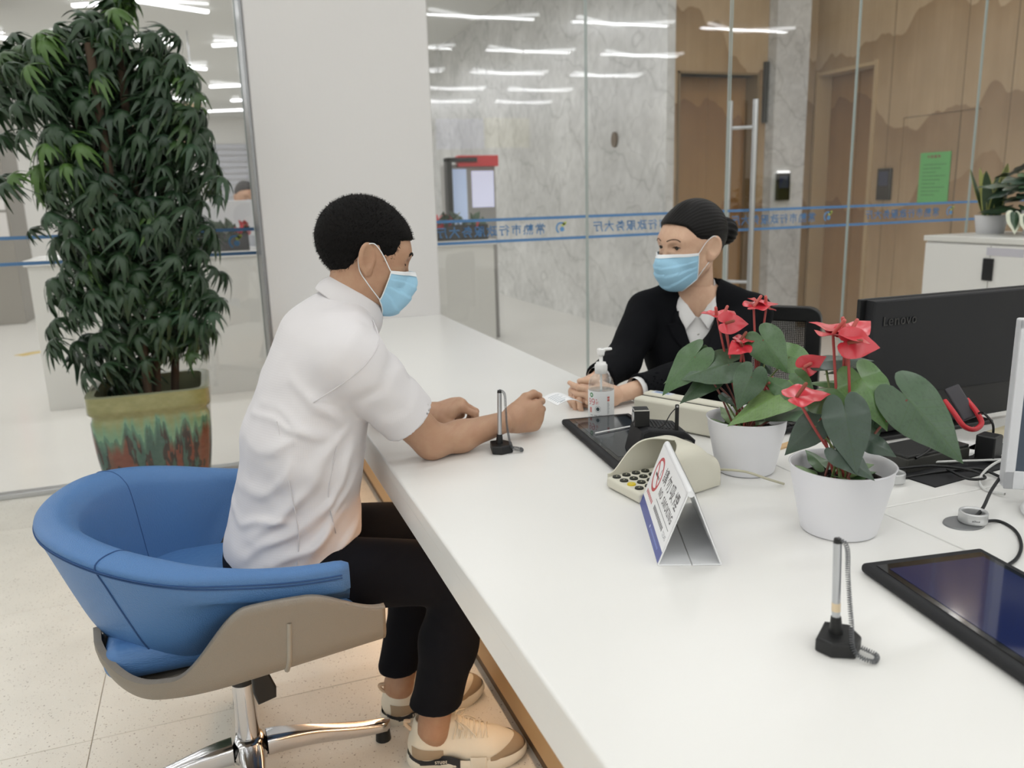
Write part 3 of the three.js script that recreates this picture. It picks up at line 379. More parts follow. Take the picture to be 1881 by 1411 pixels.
// cable grommets and plate
function grommet(pos, label, plate) {
  const t = thing('cable_grommet', label, 'grommet', pos);
  if (plate) part('cover_plate', new THREE.CylinderGeometry(0.036, 0.037, 0.003, 40).scale(1, 1, 0.8).translate(-0.016, 0.0015, -0.004), mat(0x8f9192, 0.35, { metalness: 0.7 }), t);
  part('ring', lathe([[0.0175, 0.003], [0.0225, 0.003], [0.0235, 0.006], [0.0235, 0.021], [0.0225, 0.023], [0.0195, 0.023], [0.0175, 0.02], [0.0175, 0.003]], 40), mat(0xcfd0d0, 0.35, { metalness: 0.6 }), t);
  if (plate) { const tx = drawn(256, 64, (c) => { c.fillStyle = '#d3d4d4'; c.fillRect(0, 0, 256, 64); c.fillStyle = '#2e2f31'; c.font = 'bold italic 46px sans-serif'; c.fillText('alhua', 60, 48); }); const lg = part('maker_mark', new THREE.CylinderGeometry(0.0238, 0.0238, 0.007, 24, 1, true, -0.55, 1.1).translate(0, 0.012, 0), mat(0xffffff, 0.4, { map: tx }), t); lg.rotation.y = -0.65; }
}
grommet([1.212, CT, -0.985], 'silver cable ring on an oval grey plate beside the white monitor foot', true);
grommet([1.245, CT, -1.2], 'silver cable ring on the desk behind the near plant pot');
// black monitor, back towards the counter
{
  const t = thing('black_monitor', 'black monitor seen from behind with embossed maker name and red cable loop', 'monitor', [1.385, CT, -1.45]);
  const W = 0.56;
  part('back_cover', prism([[0, 0.13], [0.012, 0.33], [W, 0.33], [W, 0.1], [0.1, 0.1]], 0.03, 0.004), M.blackmat, t);
  part('bezel', box(-0.006, W + 0.006, 0.014, 0.333, -0.022, -0.012, 0.003), M.black, t);
  part('lower_cover', prism([[0.0, 0.014], [0.005, 0.14], [W - 0.02, 0.14], [W - 0.07, 0.022]], 0.022, 0.003).translate(0, 0, 0.0), mat(0x1b1b1b, 0.6), t);
  part('stand', merge([box(0.14, 0.3, 0.004, 0.14, -0.03, -0.012, 0.004), box(0.02, 0.4, 0, 0.012, -0.12, 0.03, 0.005)]), M.black, t);
  const q = (x, y, z) => onZ(x, y, z).sub(V(1.385, CT, -1.45)), nA = q(1746, 712, -1.37), nB = q(1784, 768, -1.31), nd = nB.clone().sub(nA), nl = nd.length();
  part('stand_neck', new RoundedBoxGeometry(0.034, nl, 0.01, 3, 0.0045).applyMatrix4(new THREE.Matrix4().lookAt(V(), V(0.5, -0.5, -0.7), nd).setPosition(nA.clone().lerp(nB, 0.5))), mat(0x3d3b40, 0.5), t, 'grey sloping stand neck');
  part('cable_loop', tube([q(1735, 736, -1.34), q(1752, 758, -1.31), q(1772, 784, -1.285), q(1790, 789, -1.28), q(1803, 778, -1.285), q(1796, 760, -1.3), q(1776, 734, -1.34)], 0.0058, 60, 8), mat(0xc62a34, 0.4), t, 'red cable loop');
  const { FontLoader } = await import('three/addons/loaders/FontLoader.js'), { TextGeometry } = await import('three/addons/geometries/TextGeometry.js');
  const font = await new FontLoader().loadAsync('fonts/droid/droid_sans_bold.typeface.json');
  part('embossed_name', new TextGeometry('Lenovo', { font, size: 0.021, depth: 0.0025, curveSegments: 4 }).translate(0.036, 0.272, 0.0145), mat(0x1d1e20, 0.25), t);
}
// white monitor
{
  const p = onZ(1849, 905, -1.04);
  const t = thing('white_monitor', 'white framed monitor with a dark screen at the end of the desk', 'monitor', [1.343, CT, -1.04], -0.62);
  part('frame', merge([box(0, 0.5, 0.03, 0.345, -0.02, 0.01, 0.004), box(0.0, 0.5, 0.03, 0.065, 0.008, 0.013, 0.002), box(0, 0.017, 0.03, 0.345, 0.008, 0.013, 0.002), box(0.483, 0.5, 0.03, 0.345, 0.008, 0.013, 0.002), box(0, 0.5, 0.328, 0.345, 0.008, 0.013, 0.002)]), mat(0xdcdde0, 0.35), t);
  part('screen', box(0.015, 0.485, 0.063, 0.33, 0.009, 0.0105), mat(0x3f4b5a, 0.1), t);
  part('stand', merge([box(0.2, 0.28, 0.005, 0.12, -0.035, -0.018, 0.004), new THREE.TorusGeometry(0.09, 0.009, 12, 48).scale(1.25, 1, 1).rotateX(Math.PI / 2).translate(0.14, 0.009, 0.07)]), mat(0xe6e7e8, 0.3), t);
  const n = thing('note_pad', 'white pad printed with a green seal lying by the white monitor foot', 'note pad', [1.375, CT + 0.0185, -0.965], -0.3);
  part('pad', box(-0.03, 0.05, 0.0, 0.012, -0.03, 0.03, 0.002), mat(0xe7efe9, 0.6), n); part('seal', merge([new THREE.CylinderGeometry(0.013, 0.013, 0.0008, 14).translate(0.012, 0.0124, -0.004), box(-0.018, -0.012, 0.012, 0.0127, 0.006, 0.012)]), mat(0x6cc3a0, 0.6), n);
}
// desk clutter
{
  const sheetOf = (pos, turn, w, l, label) => { const tex = drawn(256, 360, (c) => { c.fillStyle = '#f1f1ee'; c.fillRect(0, 0, 256, 360); c.fillStyle = '#a3a4a6'; for (let i = 0; i < 15; i++) c.fillRect(28, 40 + i * 19, 120 + (i * 47) % 80, 4); }); const m = solo('paper_sheet', new THREE.BoxGeometry(w, 0.0012, l), [M.paper, M.paper, mat(0xffffff, 0.8, { map: tex }), M.paper, M.paper, M.paper], label, 'paper'); m.position.set(...pos); m.rotation.y = turn; };
  sheetOf([1.44, CT + 0.001, -1.74], 0.35, 0.21, 0.2, 'printed sheet lying on the desk behind the keyboard');
  sheetOf([1.5, CT + 0.001, -1.32], -0.1, 0.21, 0.15, 'printed sheet lying in front of the black monitor');
  sheetOf([1.7, CT + 0.001, -1.2], 0.3, 0.21, 0.28, 'printed sheet lying beside the beige notebook');
  const k = thing('keyboard', 'black keyboard on the desk between the two plant pots', 'keyboard', [1.36, CT, -1.64], 0.15);
  part('body', box(-0.2, 0.2, 0.003, 0.017, -0.065, 0.065, 0.005), M.blackmat, k);
  const kg = new RoundedBoxGeometry(0.0155, 0.006, 0.0165, 1, 0.0015); for (let i = 0; i < 20; i++) for (let j = 0; j < 6; j++) { const m = part('key', kg, M.black, k); m.position.set(-0.185 + i * 0.0195, 0.0195, -0.052 + j * 0.0205); }
  solo('ruler', box(-0.09, 0.09, 0, 0.004, -0.01, 0.01).rotateY(0.3).translate(1.25, CT, -1.5), mat(0xcaa87c, 0.6), 'pale wooden ruler lying before the keyboard', 'ruler');
  const b = thing('document_scanner', 'flat dark grey scanner half hidden by the bundle of cables', 'scanner', [1.39, CT, -1.275], 0.06);
  part('body', box(-0.085, 0.1, 0, 0.032, -0.045, 0.045, 0.004), mat(0x3a3a36, 0.6), b); part('lid', box(-0.083, 0.098, 0.032, 0.038, -0.043, 0.043, 0.002), mat(0x2a2a29, 0.5), b);
  const ad = thing('power_adapter', 'black power block standing behind the cable bundle', 'adapter', [1.525, CT, -1.22], 0.3); part('body', box(-0.02, 0.02, 0, 0.06, -0.02, 0.02, 0.004), M.black, ad); part('plug', box(0.03, 0.05, 0.004, 0.035, -0.008, 0.01, 0.004), M.black, ad);
  solo('desk_mat', box(-0.1, 0.17, 0, 0.003, -0.035, 0.05).rotateY(0.12).translate(1.39, CT, -1.205), M.blackmat, 'black rubber mat under the bundle of cables', 'mat');
  const nb = thing('notebook', 'beige notebook lying by the foot of the black monitor', 'notebook', [1.72, CT, -1.33], 0.2); part('pages', box(-0.05, 0.05, 0.002, 0.01, -0.03, 0.03), M.paper, nb); part('cover', box(-0.052, 0.052, 0.009, 0.0125, -0.032, 0.032, 0.001), mat(0xc9bfa2, 0.6), nb);
  const cable = (pts, r, m, label, h) => solo('cable', tube(pts.map(([x, y, hh]) => onY(x, y, CT + (hh ?? r))), r, pts.length * 14, 7), m, label, 'cable', h);
  const bk = M.black, wh = mat(0xd9d9d6, 0.4);
  const G = 'black cables bundled behind the near plant pot', GL = 'black cable in the bundle running across the desk';
  cable([[1640, 874], [1700, 860], [1780, 846], [1881, 836]], 0.0032, bk, GL, G);
  cable([[1636, 868, 0.006], [1690, 846, 0.01], [1760, 846, 0.008], [1830, 842, 0.004], [1900, 850]], 0.0028, bk, GL, G);
  cable([[1640, 862, 0.017], [1720, 856, 0.02], [1790, 866, 0.015], [1810, 878, 0.012], [1780, 880, 0.012], [1740, 862, 0.016]], 0.0028, bk, GL, G);
  cable([[1650, 880], [1720, 868, 0.005], [1800, 862, 0.008], [1850, 880], [1900, 884]], 0.003, bk, GL, G);
  cable([[1682, 842, 0.042], [1700, 832, 0.044], [1720, 812, 0.044], [1735, 798, 0.04]], 0.0028, bk, 'thin black cable rising over the dark grey scanner');
  cable([[1690, 850, 0.012], [1740, 848, 0.014], [1800, 846, 0.012], [1881, 842, 0.01]], 0.0026, wh, 'white cable lying on the bundle of black cables');
  cable([[1881, 834, 0.05], [1830, 850, 0.03], [1800, 880, 0.01], [1810, 900], [1846, 908, 0.006]], 0.0026, wh, 'looped white cable beside the white monitor');
  cable([[1790, 952, 0.012], [1804, 936, 0.02], [1822, 900, 0.03], [1850, 860, 0.05]], 0.003, bk, 'black cable rising straight out of the silver ring');
  cable([[1806, 958, 0.01], [1836, 958], [1862, 972], [1876, 1000], [1868, 1026], [1838, 1046, 0.006]], 0.0028, bk, 'black cable curling from the silver ring to the near tablet');
  cable([[1788, 766, 0.06], [1808, 760, 0.09], [1824, 780, 0.07], [1820, 812, 0.03], [1808, 826, 0.01], [1790, 836]], 0.0026, bk, 'black cable hanging from the red cable loop');
  cable([[1300, 866, 0.012], [1330, 863, 0.03], [1370, 867, 0.032], [1410, 880, 0.02], [1440, 889, 0.004]], 0.0026, mat(0xbfbba4, 0.5), 'thin beige cable running from the hooded keypad past the pots');
}
// ID card between the hands
{
  const a = onZ(1034, 731, -1.87), t = thing('card', 'white printed card held between the hands of the two people', 'card', [a.x, a.y, a.z], 0.3);
  const tex = drawn(300, 190, (c) => { c.fillStyle = '#f4f5f6'; c.fillRect(0, 0, 300, 190); c.fillStyle = '#8d9aa8'; for (let i = 0; i < 6; i++) c.fillRect(24, 30 + i * 22, 90 + (i * 31) % 60, 6); c.fillStyle = '#5d6b78'; c.fillRect(200, 30, 60, 44); c.fillRect(40, 12, 60, 8); });
  const g = sheet((u, v) => V(-0.043 + u * 0.086, -0.012 * (2 * u - 1) ** 2 + 0.006 - u * 0.004, (v - 0.5) * 0.06), 14, 6, 0.001);
  part('card_body', g, mat(0xffffff, 0.4, { map: tex }), t).rotation.set(0.14, 0, -0.06);
}
// white cabinet with its lock
{
  const t = thing('white_cabinet', 'low white cabinet with two doors standing by the glass', 'cabinet', [3.82, 0, -3.58], -Math.PI / 2);
  part('body', box(0.01, 1.5, 0.02, 1.06, -0.56, 0, 0.002), M.white, t); part('top', box(0, 1.51, 1.06, 1.09, -0.57, 0.02, 0.004), mat(0xe4e3dd, 0.35), t);
  part('door', box(0.015, 0.43, 0.03, 1.05, 0, 0.018, 0.002), M.white, t); part('door', box(0.434, 0.85, 0.03, 1.05, 0, 0.018, 0.002), M.white, t); part('door', box(0.854, 1.27, 0.03, 1.05, 0, 0.018, 0.002), M.white, t);
  part('lock', box(0.4, 0.46, 0.87, 0.985, 0.018, 0.03, 0.004), M.black, t); part('label_strip', box(0.41, 0.62, 1.0, 1.04, 0.018, 0.0195), mat(0xc9c7cf, 0.6), t);
  part('handle', box(0.37, 0.378, 0.66, 0.78, 0.018, 0.035, 0.003), M.steel, t); part('handle', box(0.49, 0.498, 0.66, 0.78, 0.018, 0.035, 0.003), M.steel, t);
  solo('paper_stack', box(-0.1, 0.12, 0, 0.03, -0.12, 0.12).translate(4.08, 1.09, -2.9), mat(0xb9b8bd, 0.8), 'grey stack of papers on the white cabinet', 'papers');
}
// office chair
{
  const t = thing('mesh_office_chair', 'black mesh office chair behind the seated woman', 'office chair', [1.69, 0, -2.35], -0.85);
  const yaw = 0; part('back_frame', (() => { const s = new THREE.Shape(); const r = 0.05, w = 0.235, h0 = 0.5, h1 = 0.945; s.moveTo(-w + r, h0); s.lineTo(w - r, h0); s.quadraticCurveTo(w, h0, w, h0 + r); s.lineTo(w, h1 - r); s.quadraticCurveTo(w, h1, w - r, h1); s.lineTo(-w + r, h1); s.quadraticCurveTo(-w, h1, -w, h1 - r); s.lineTo(-w, h0 + r); s.quadraticCurveTo(-w, h0, -w + r, h0); const ho = new THREE.Path(); const q = 0.045; ho.moveTo(-w + q, h0 + q); ho.lineTo(-w + q, h1 - q); ho.lineTo(w - q, h1 - q); ho.lineTo(w - q, h0 + q); ho.closePath(); s.holes.push(ho); return new THREE.ExtrudeGeometry(s, { depth: 0.03, bevelEnabled: true, bevelSize: 0.004, bevelThickness: 0.004, bevelSegments: 2 }).translate(0, 0, -0.27); })(), M.black, t);
  const threads = []; for (let i = 0; i < 58; i++) threads.push(box(-0.19 + i * 0.0066, -0.1868 + i * 0.0066, 0.54, 0.905, -0.258, -0.2555)); for (let j = 0; j < 54; j++) threads.push(box(-0.192, 0.192, 0.543 + j * 0.0067, 0.5464 + j * 0.0067, -0.2575, -0.256)); part('mesh_fabric', merge(threads), M.blackmat, t).userData.kind = 'stuff';
  part('seat', box(-0.23, 0.23, 0.43, 0.5, -0.23, 0.22, 0.03, 4), M.blackmat, t); part('spine', box(-0.03, 0.03, 0.42, 0.62, -0.3, -0.26, 0.01), M.black, t); part('column', merge([rod([0, 0.1, 0], [0, 0.43, 0], 0.025), box(-0.03, 0.03, 0.4, 0.44, -0.28, 0.05)]), M.black, t);
  for (let k = 0; k < 5; k++) { const a = k * Math.PI * 0.4; part('base_arm', rod([0, 0.1, 0], [Math.cos(a) * 0.3, 0.06, Math.sin(a) * 0.3], 0.022, 0.014), M.black, t); part('castor', new THREE.SphereGeometry(0.028, 14, 10).translate(Math.cos(a) * 0.3, 0.028, Math.sin(a) * 0.3), M.black, t); }
}
// ---------------------------------------------------------------- plants
T.leaf = drawn(256, 256, (c) => { c.fillStyle = '#ffffff'; c.fillRect(0, 0, 256, 256); const r = rngOf(3); for (let i = 0; i < 900; i++) { const k = 200 + r() * 55 | 0; c.fillStyle = `rgba(${k},${k},${k},0.35)`; c.fillRect(r() * 256, r() * 256, 3 + r() * 9, 2 + r() * 6); } c.strokeStyle = '#e8f5c8'; c.lineWidth = 4; c.beginPath(); c.moveTo(20, 128); c.lineTo(256, 128); c.stroke(); c.lineWidth = 1.6; for (let i = 0; i < 8; i++) for (const s of [-1, 1]) { c.beginPath(); c.moveTo(60 + i * 22, 128); c.quadraticCurveTo(80 + i * 22, 128 + s * 40, 110 + i * 22, 128 + s * 120); c.stroke(); } });
const heart = [[0, 1], [5, 0.88], [12, 0.75], [22, 0.65], [38, 0.555], [58, 0.49], [85, 0.45], [115, 0.43], [140, 0.41], [158, 0.36], [171, 0.24], [180, 0.07]];
const heartR = (deg) => { deg = Math.abs(deg); for (let i = 1; i < heart.length; i++) if (deg <= heart[i][0]) { const [a, b] = heart[i - 1], [d, e] = heart[i]; return mix(b, e, (deg - a) / (d - a)); } return 0.07; };
// a heart-shaped blade from the stalk end `a` to the tip `b`; facing n; broad = half-width factor
function blade(a, b, n, broad = 1, fold = 0.25, droop = 0.2, wave = 0.03, seed = 1) {
  const ax = b.clone().sub(a), L = ax.length(); ax.normalize(); n = n.clone().addScaledVector(ax, -n.dot(ax)).normalize(); const sd = n.clone().cross(ax).normalize(), NA = 44, NR = 7;
  return sheet((u, v) => { const th = (v * 2 - 1) * 180, r = heartR(th) * u * L, x = Math.cos(th * Math.PI / 180) * r, y = Math.sin(th * Math.PI / 180) * r * broad; const h = -fold * Math.abs(y) + fold * 0.5 * y * y / (0.5 * L) * 0.8 - droop * Math.max(0, x / L) ** 2 * L * (1 - 0) + droop * Math.max(0, x / L) * L * 0.5 + Math.sin(x / L * 9 + seed) * wave * L * Math.abs(y) / (0.4 * L); return a.clone().addScaledVector(ax, x).addScaledVector(sd, y).addScaledVector(n, h); }, NR, NA, 0.0006, (u, v) => { const th = (v * 2 - 1) * Math.PI, r = heartR((v * 2 - 1) * 180) * u; return [0.2 + 0.8 * Math.cos(th) * r, 0.5 + Math.sin(th) * r * 0.9]; });
}
const leafM = ['#3f5a3e', '#345038', '#44663a', '#557a40', '#6b8c4e', '#2b4232'].map((c, i) => mat(c, [0.5, 0.42, 0.4, 0.4, 0.45, 0.5][i], { map: T.leaf, clearcoat: 0.45, clearcoatRoughness: 0.28 }));
const redM = mat('#c93440', 0.3, { clearcoat: 0.5, clearcoatRoughness: 0.25 }), stemM = mat('#7d4a40', 0.5), stemG = mat('#6f7f4a', 0.5), spadM = mat('#8a4b3a', 0.6), spadP = mat('#c0625a', 0.6);
const toCam = (p) => V(0, EYE, 0).sub(p).normalize();
function anthurium(name, label, c, R, H, leaves, flowers, potLabel) {
  const t = thing(name, label, 'potted plant', [c.x, CT, c.z]), off = V(-c.x, -CT, -c.z), L = (p) => p.clone().add(off);
  const rb = R * 0.72, vh = V(c.x, 0, c.z).normalize(), dc = Math.hypot(c.x, c.z), onP = (px, py, dz) => { const q = ray(px, py), k = (dc - dz) / (q[0] * vh.x + q[2] * vh.z); return V(q[0] * k, EYE + q[1] * k, q[2] * k); };
  part('pot', lathe([[0.001, 0.0], [rb - 0.004, 0.0], [rb, 0.004], [mix(rb, R, 0.25), H * 0.27], [mix(rb, R, 0.28), H * 0.3], [mix(rb, R, 0.5), H * 0.52], [mix(rb, R, 0.54), H * 0.56], [mix(rb, R, 0.8), H * 0.8], [R - 0.003, H - 0.004], [R, H], [R - 0.004, H], [R - 0.008, H - 0.01], [rb, 0.02], [0.001, 0.02]], 64), M.potwhite, t, potLabel);
  part('soil', (() => { const g = new THREE.CylinderGeometry(R * 0.86, R * 0.82, 0.02, 40, 1), r = rngOf(8); const m = [g.translate(0, H * 0.66, 0)]; for (let i = 0; i < 160; i++) { const a = r() * 6.28, q = Math.sqrt(r()) * R * 0.8; m.push(new THREE.IcosahedronGeometry(0.002 + r() * 0.004, 0).translate(Math.cos(a) * q, H * 0.66 + 0.011, Math.sin(a) * q)); } return merge(m); })(), M.soil, t);
  const root = V(0, H * 0.68, 0), r = rngOf(leaves.length * 7 + 1);
  for (const [ax, ay, dz, bx, by, ez, broad, mi, up = 0.6, fold = 0.25, droop = 0.2] of leaves) {
    const a = onP(ax, ay, dz), b = onP(bx, by, ez), n = toCam(a).multiplyScalar(1 - up).add(V(0, up, 0)).add(V((r() - 0.5) * 0.2, 0, (r() - 0.5) * 0.2));
    const lf = part('leaf', blade(L(a), L(b), n, broad * 0.84, fold, droop, 0.03, ax), leafM[mi], t);
    const ra = root.clone().add(V((r() - 0.5) * 0.05, 0, (r() - 0.5) * 0.05)), q = L(a);
    part('stalk', tube([ra, ra.clone().lerp(q, 0.5).add(V((r() - 0.5) * 0.01, 0.015, 0)), q.clone().add(V(0, -0.002, 0))], 0.0021, 16, 6), mi > 2 ? stemG : stemM, t);
  }
  for (const [fx, fy, dz, size, tx, ty, tz, ex, sp] of flowers) { // spathe: stalk end, axis (tx, ty, tz), facing
    const p = L(onP(fx, fy, dz)), ax = V(tx, ty, tz).normalize(), n = V(ex[0], ex[1], ex[2]);
    const a = p.clone().addScaledVector(ax, -size * 0.3);
    const fl = part('flower', blade(a, p.clone().addScaledVector(ax, size * 0.72), n, 1.05, -0.16, 0.1, 0.05, fx), redM, t, 'glossy red flower bract');
    const nn = n.clone().addScaledVector(ax, 0.5).normalize();
    part('spadix', new THREE.CapsuleGeometry(0.0032, size * 0.42, 4, 10).applyQuaternion(new THREE.Quaternion().setFromUnitVectors(V(0, 1, 0), nn)).translate(a.x + nn.x * size * 0.24, a.y + nn.y * size * 0.24, a.z + nn.z * size * 0.24), sp ? spadM : spadP, fl);
    const ra = root.clone().add(V((r() - 0.5) * 0.04, 0, (r() - 0.5) * 0.04));
    part('flower_stalk', tube([ra, ra.clone().lerp(a, 0.55).add(V((a.x - ra.x) * 0.12, 0.012, 0)), a], 0.0024, 18, 7), mat('#a3433f', 0.45), t);
  }
  for (let i = 0; i < 7; i++) { const g = r() * 6.28, q = 0.015 + r() * 0.03, a = V(Math.cos(g) * q, H * 0.7 + r() * 0.03, Math.sin(g) * q), b = a.clone().add(V(Math.cos(g) * 0.035, 0.005 + r() * 0.02, Math.sin(g) * 0.035)); part('leaf', blade(a, b, V(0, 1, 0.3), 1.1, 0.2, 0.2), leafM[2 + (i % 3)], t); }
  return t;
}
const up = [0.1, 1, 0.25], cam = [-0.35, 0.35, 0.85];
anthurium('potted_anthurium', 'red anthurium in a white pot standing beside the beige card reader', V(1.03, CT, -1.39), 0.084, 0.118, [
  [1338, 668, 0.02, 1250, 694, 0.03, 1.1, 0, 0.45], [1276, 654, 0.0, 1212, 724, 0.02, 1.0, 2, 0.5], [1272, 664, -0.03, 1214, 700, -0.05, 0.9, 3, 0.7], [1306, 694, -0.01, 1245, 739, 0.0, 0.9, 0, 0.55],
  [1380, 690, 0.06, 1354, 754, 0.08, 1.15, 0, 0.08, 0.12, 0.1], [1402, 622, 0.0, 1448, 684, 0.02, 1.25, 2, 0.3, 0.3], [1438, 722, 0.05, 1334, 777, 0.09, 0.75, 4, 0.5, 0.45], [1440, 716, 0.05, 1400, 690, 0.03, 1.0, 2, 0.2], [1290, 640, -0.04, 1284, 662, -0.04, 1.2, 2, 0.3],
  [1450, 654, -0.02, 1512, 678, -0.03, 1.25, 3, 0.35], [1404, 668, -0.06, 1420, 690, -0.06, 1.2, 5, 0.4], [1500, 752, 0.06, 1382, 764, 0.02, 0.8, 0, 0.8], [1330, 728, 0.04, 1352, 745, 0.05, 1.1, 5, 0.7], [1420, 740, 0.0, 1452, 716, -0.02, 1.0, 0, 0.6],
], [
  [1308, 578, 0.0, 0.042, -1, 0.25, 0.1, up, 0], [1334, 578, -0.03, 0.05, 0.6, 0.1, -0.3, up, 0], [1346, 594, 0.01, 0.05, 1, -0.08, 0.2, cam, 1], [1398, 561, -0.02, 0.055, 1, 0.1, 0.15, up, 0], [1398, 558, -0.03, 0.05, -1, 0.5, 0, up, 0], [1370, 624, 0.0, 0.04, 1, -0.05, 0.1, up, 1], [1356, 640, 0.03, 0.046, -0.9, -0.2, 0.3, [-0.3, 0.7, 0.6], 1], [1412, 703, 0.03, 0.022, 0.4, 0.6, 0.1, cam, 1],
], 'white ribbed plastic pot');
anthurium('potted_anthurium', 'red anthurium in a white pot standing beside the desk joint line', V(0.985, CT, -1.06), 0.088, 0.12, [
  [1553, 758, 0.07, 1574, 872, 0.12, 0.95, 5, 0.08, 0.12, 0.1], [1582, 694, 0.0, 1638, 784, 0.04, 1.15, 3, 0.5, 0.35, 0.5], [1667, 732, 0.02, 1776, 850, 0.05, 0.95, 0, 0.4, 0.3, 0.25], [1508, 731, 0.03, 1572, 752, 0.06, 1.2, 2, 0.45, 0.4], [1497, 780, 0.02, 1440, 836, 0.04, 1.0, 5, 0.3], [1600, 812, 0.04, 1648, 838, 0.05, 1.1, 5, 0.4],
  [1544, 832, 0.09, 1608, 880, 0.12, 0.9, 5, 0.4], [1516, 664, -0.05, 1606, 656, -0.06, 0.8, 5, 0.75], [1466, 690, -0.02, 1497, 716, -0.01, 1.2, 2, 0.5], [1584, 676, -0.05, 1512, 682, -0.06, 0.7, 0, 0.7], [1600, 770, 0.0, 1596, 830, 0.03, 0.9, 0, 0.2], [1540, 705, -0.05, 1478, 700, -0.06, 0.7, 3, 0.8], [1632, 740, -0.03, 1654, 790, -0.02, 1.0, 3, 0.2], [1610, 775, 0.0, 1632, 752, -0.02, 1.0, 0, 0.6],
], [
  [1533, 606, -0.02, 0.06, -0.5, 0.25, -0.5, up, 0], [1550, 618, 0.02, 0.07, 0.2, -0.05, 1, up, 0], [1572, 606, -0.03, 0.058, 1, 0.35, -0.2, up, 0], [1576, 632, 0.02, 0.056, 1, -0.2, 0.3, cam, 1], [1490, 668, -0.04, 0.04, 0.3, 0.3, 0.4, cam, 0], [1482, 727, 0.05, 0.06, 1, 0.06, 0.2, [-0.1, 1, 0.35], 1],
], 'white plastic pot');
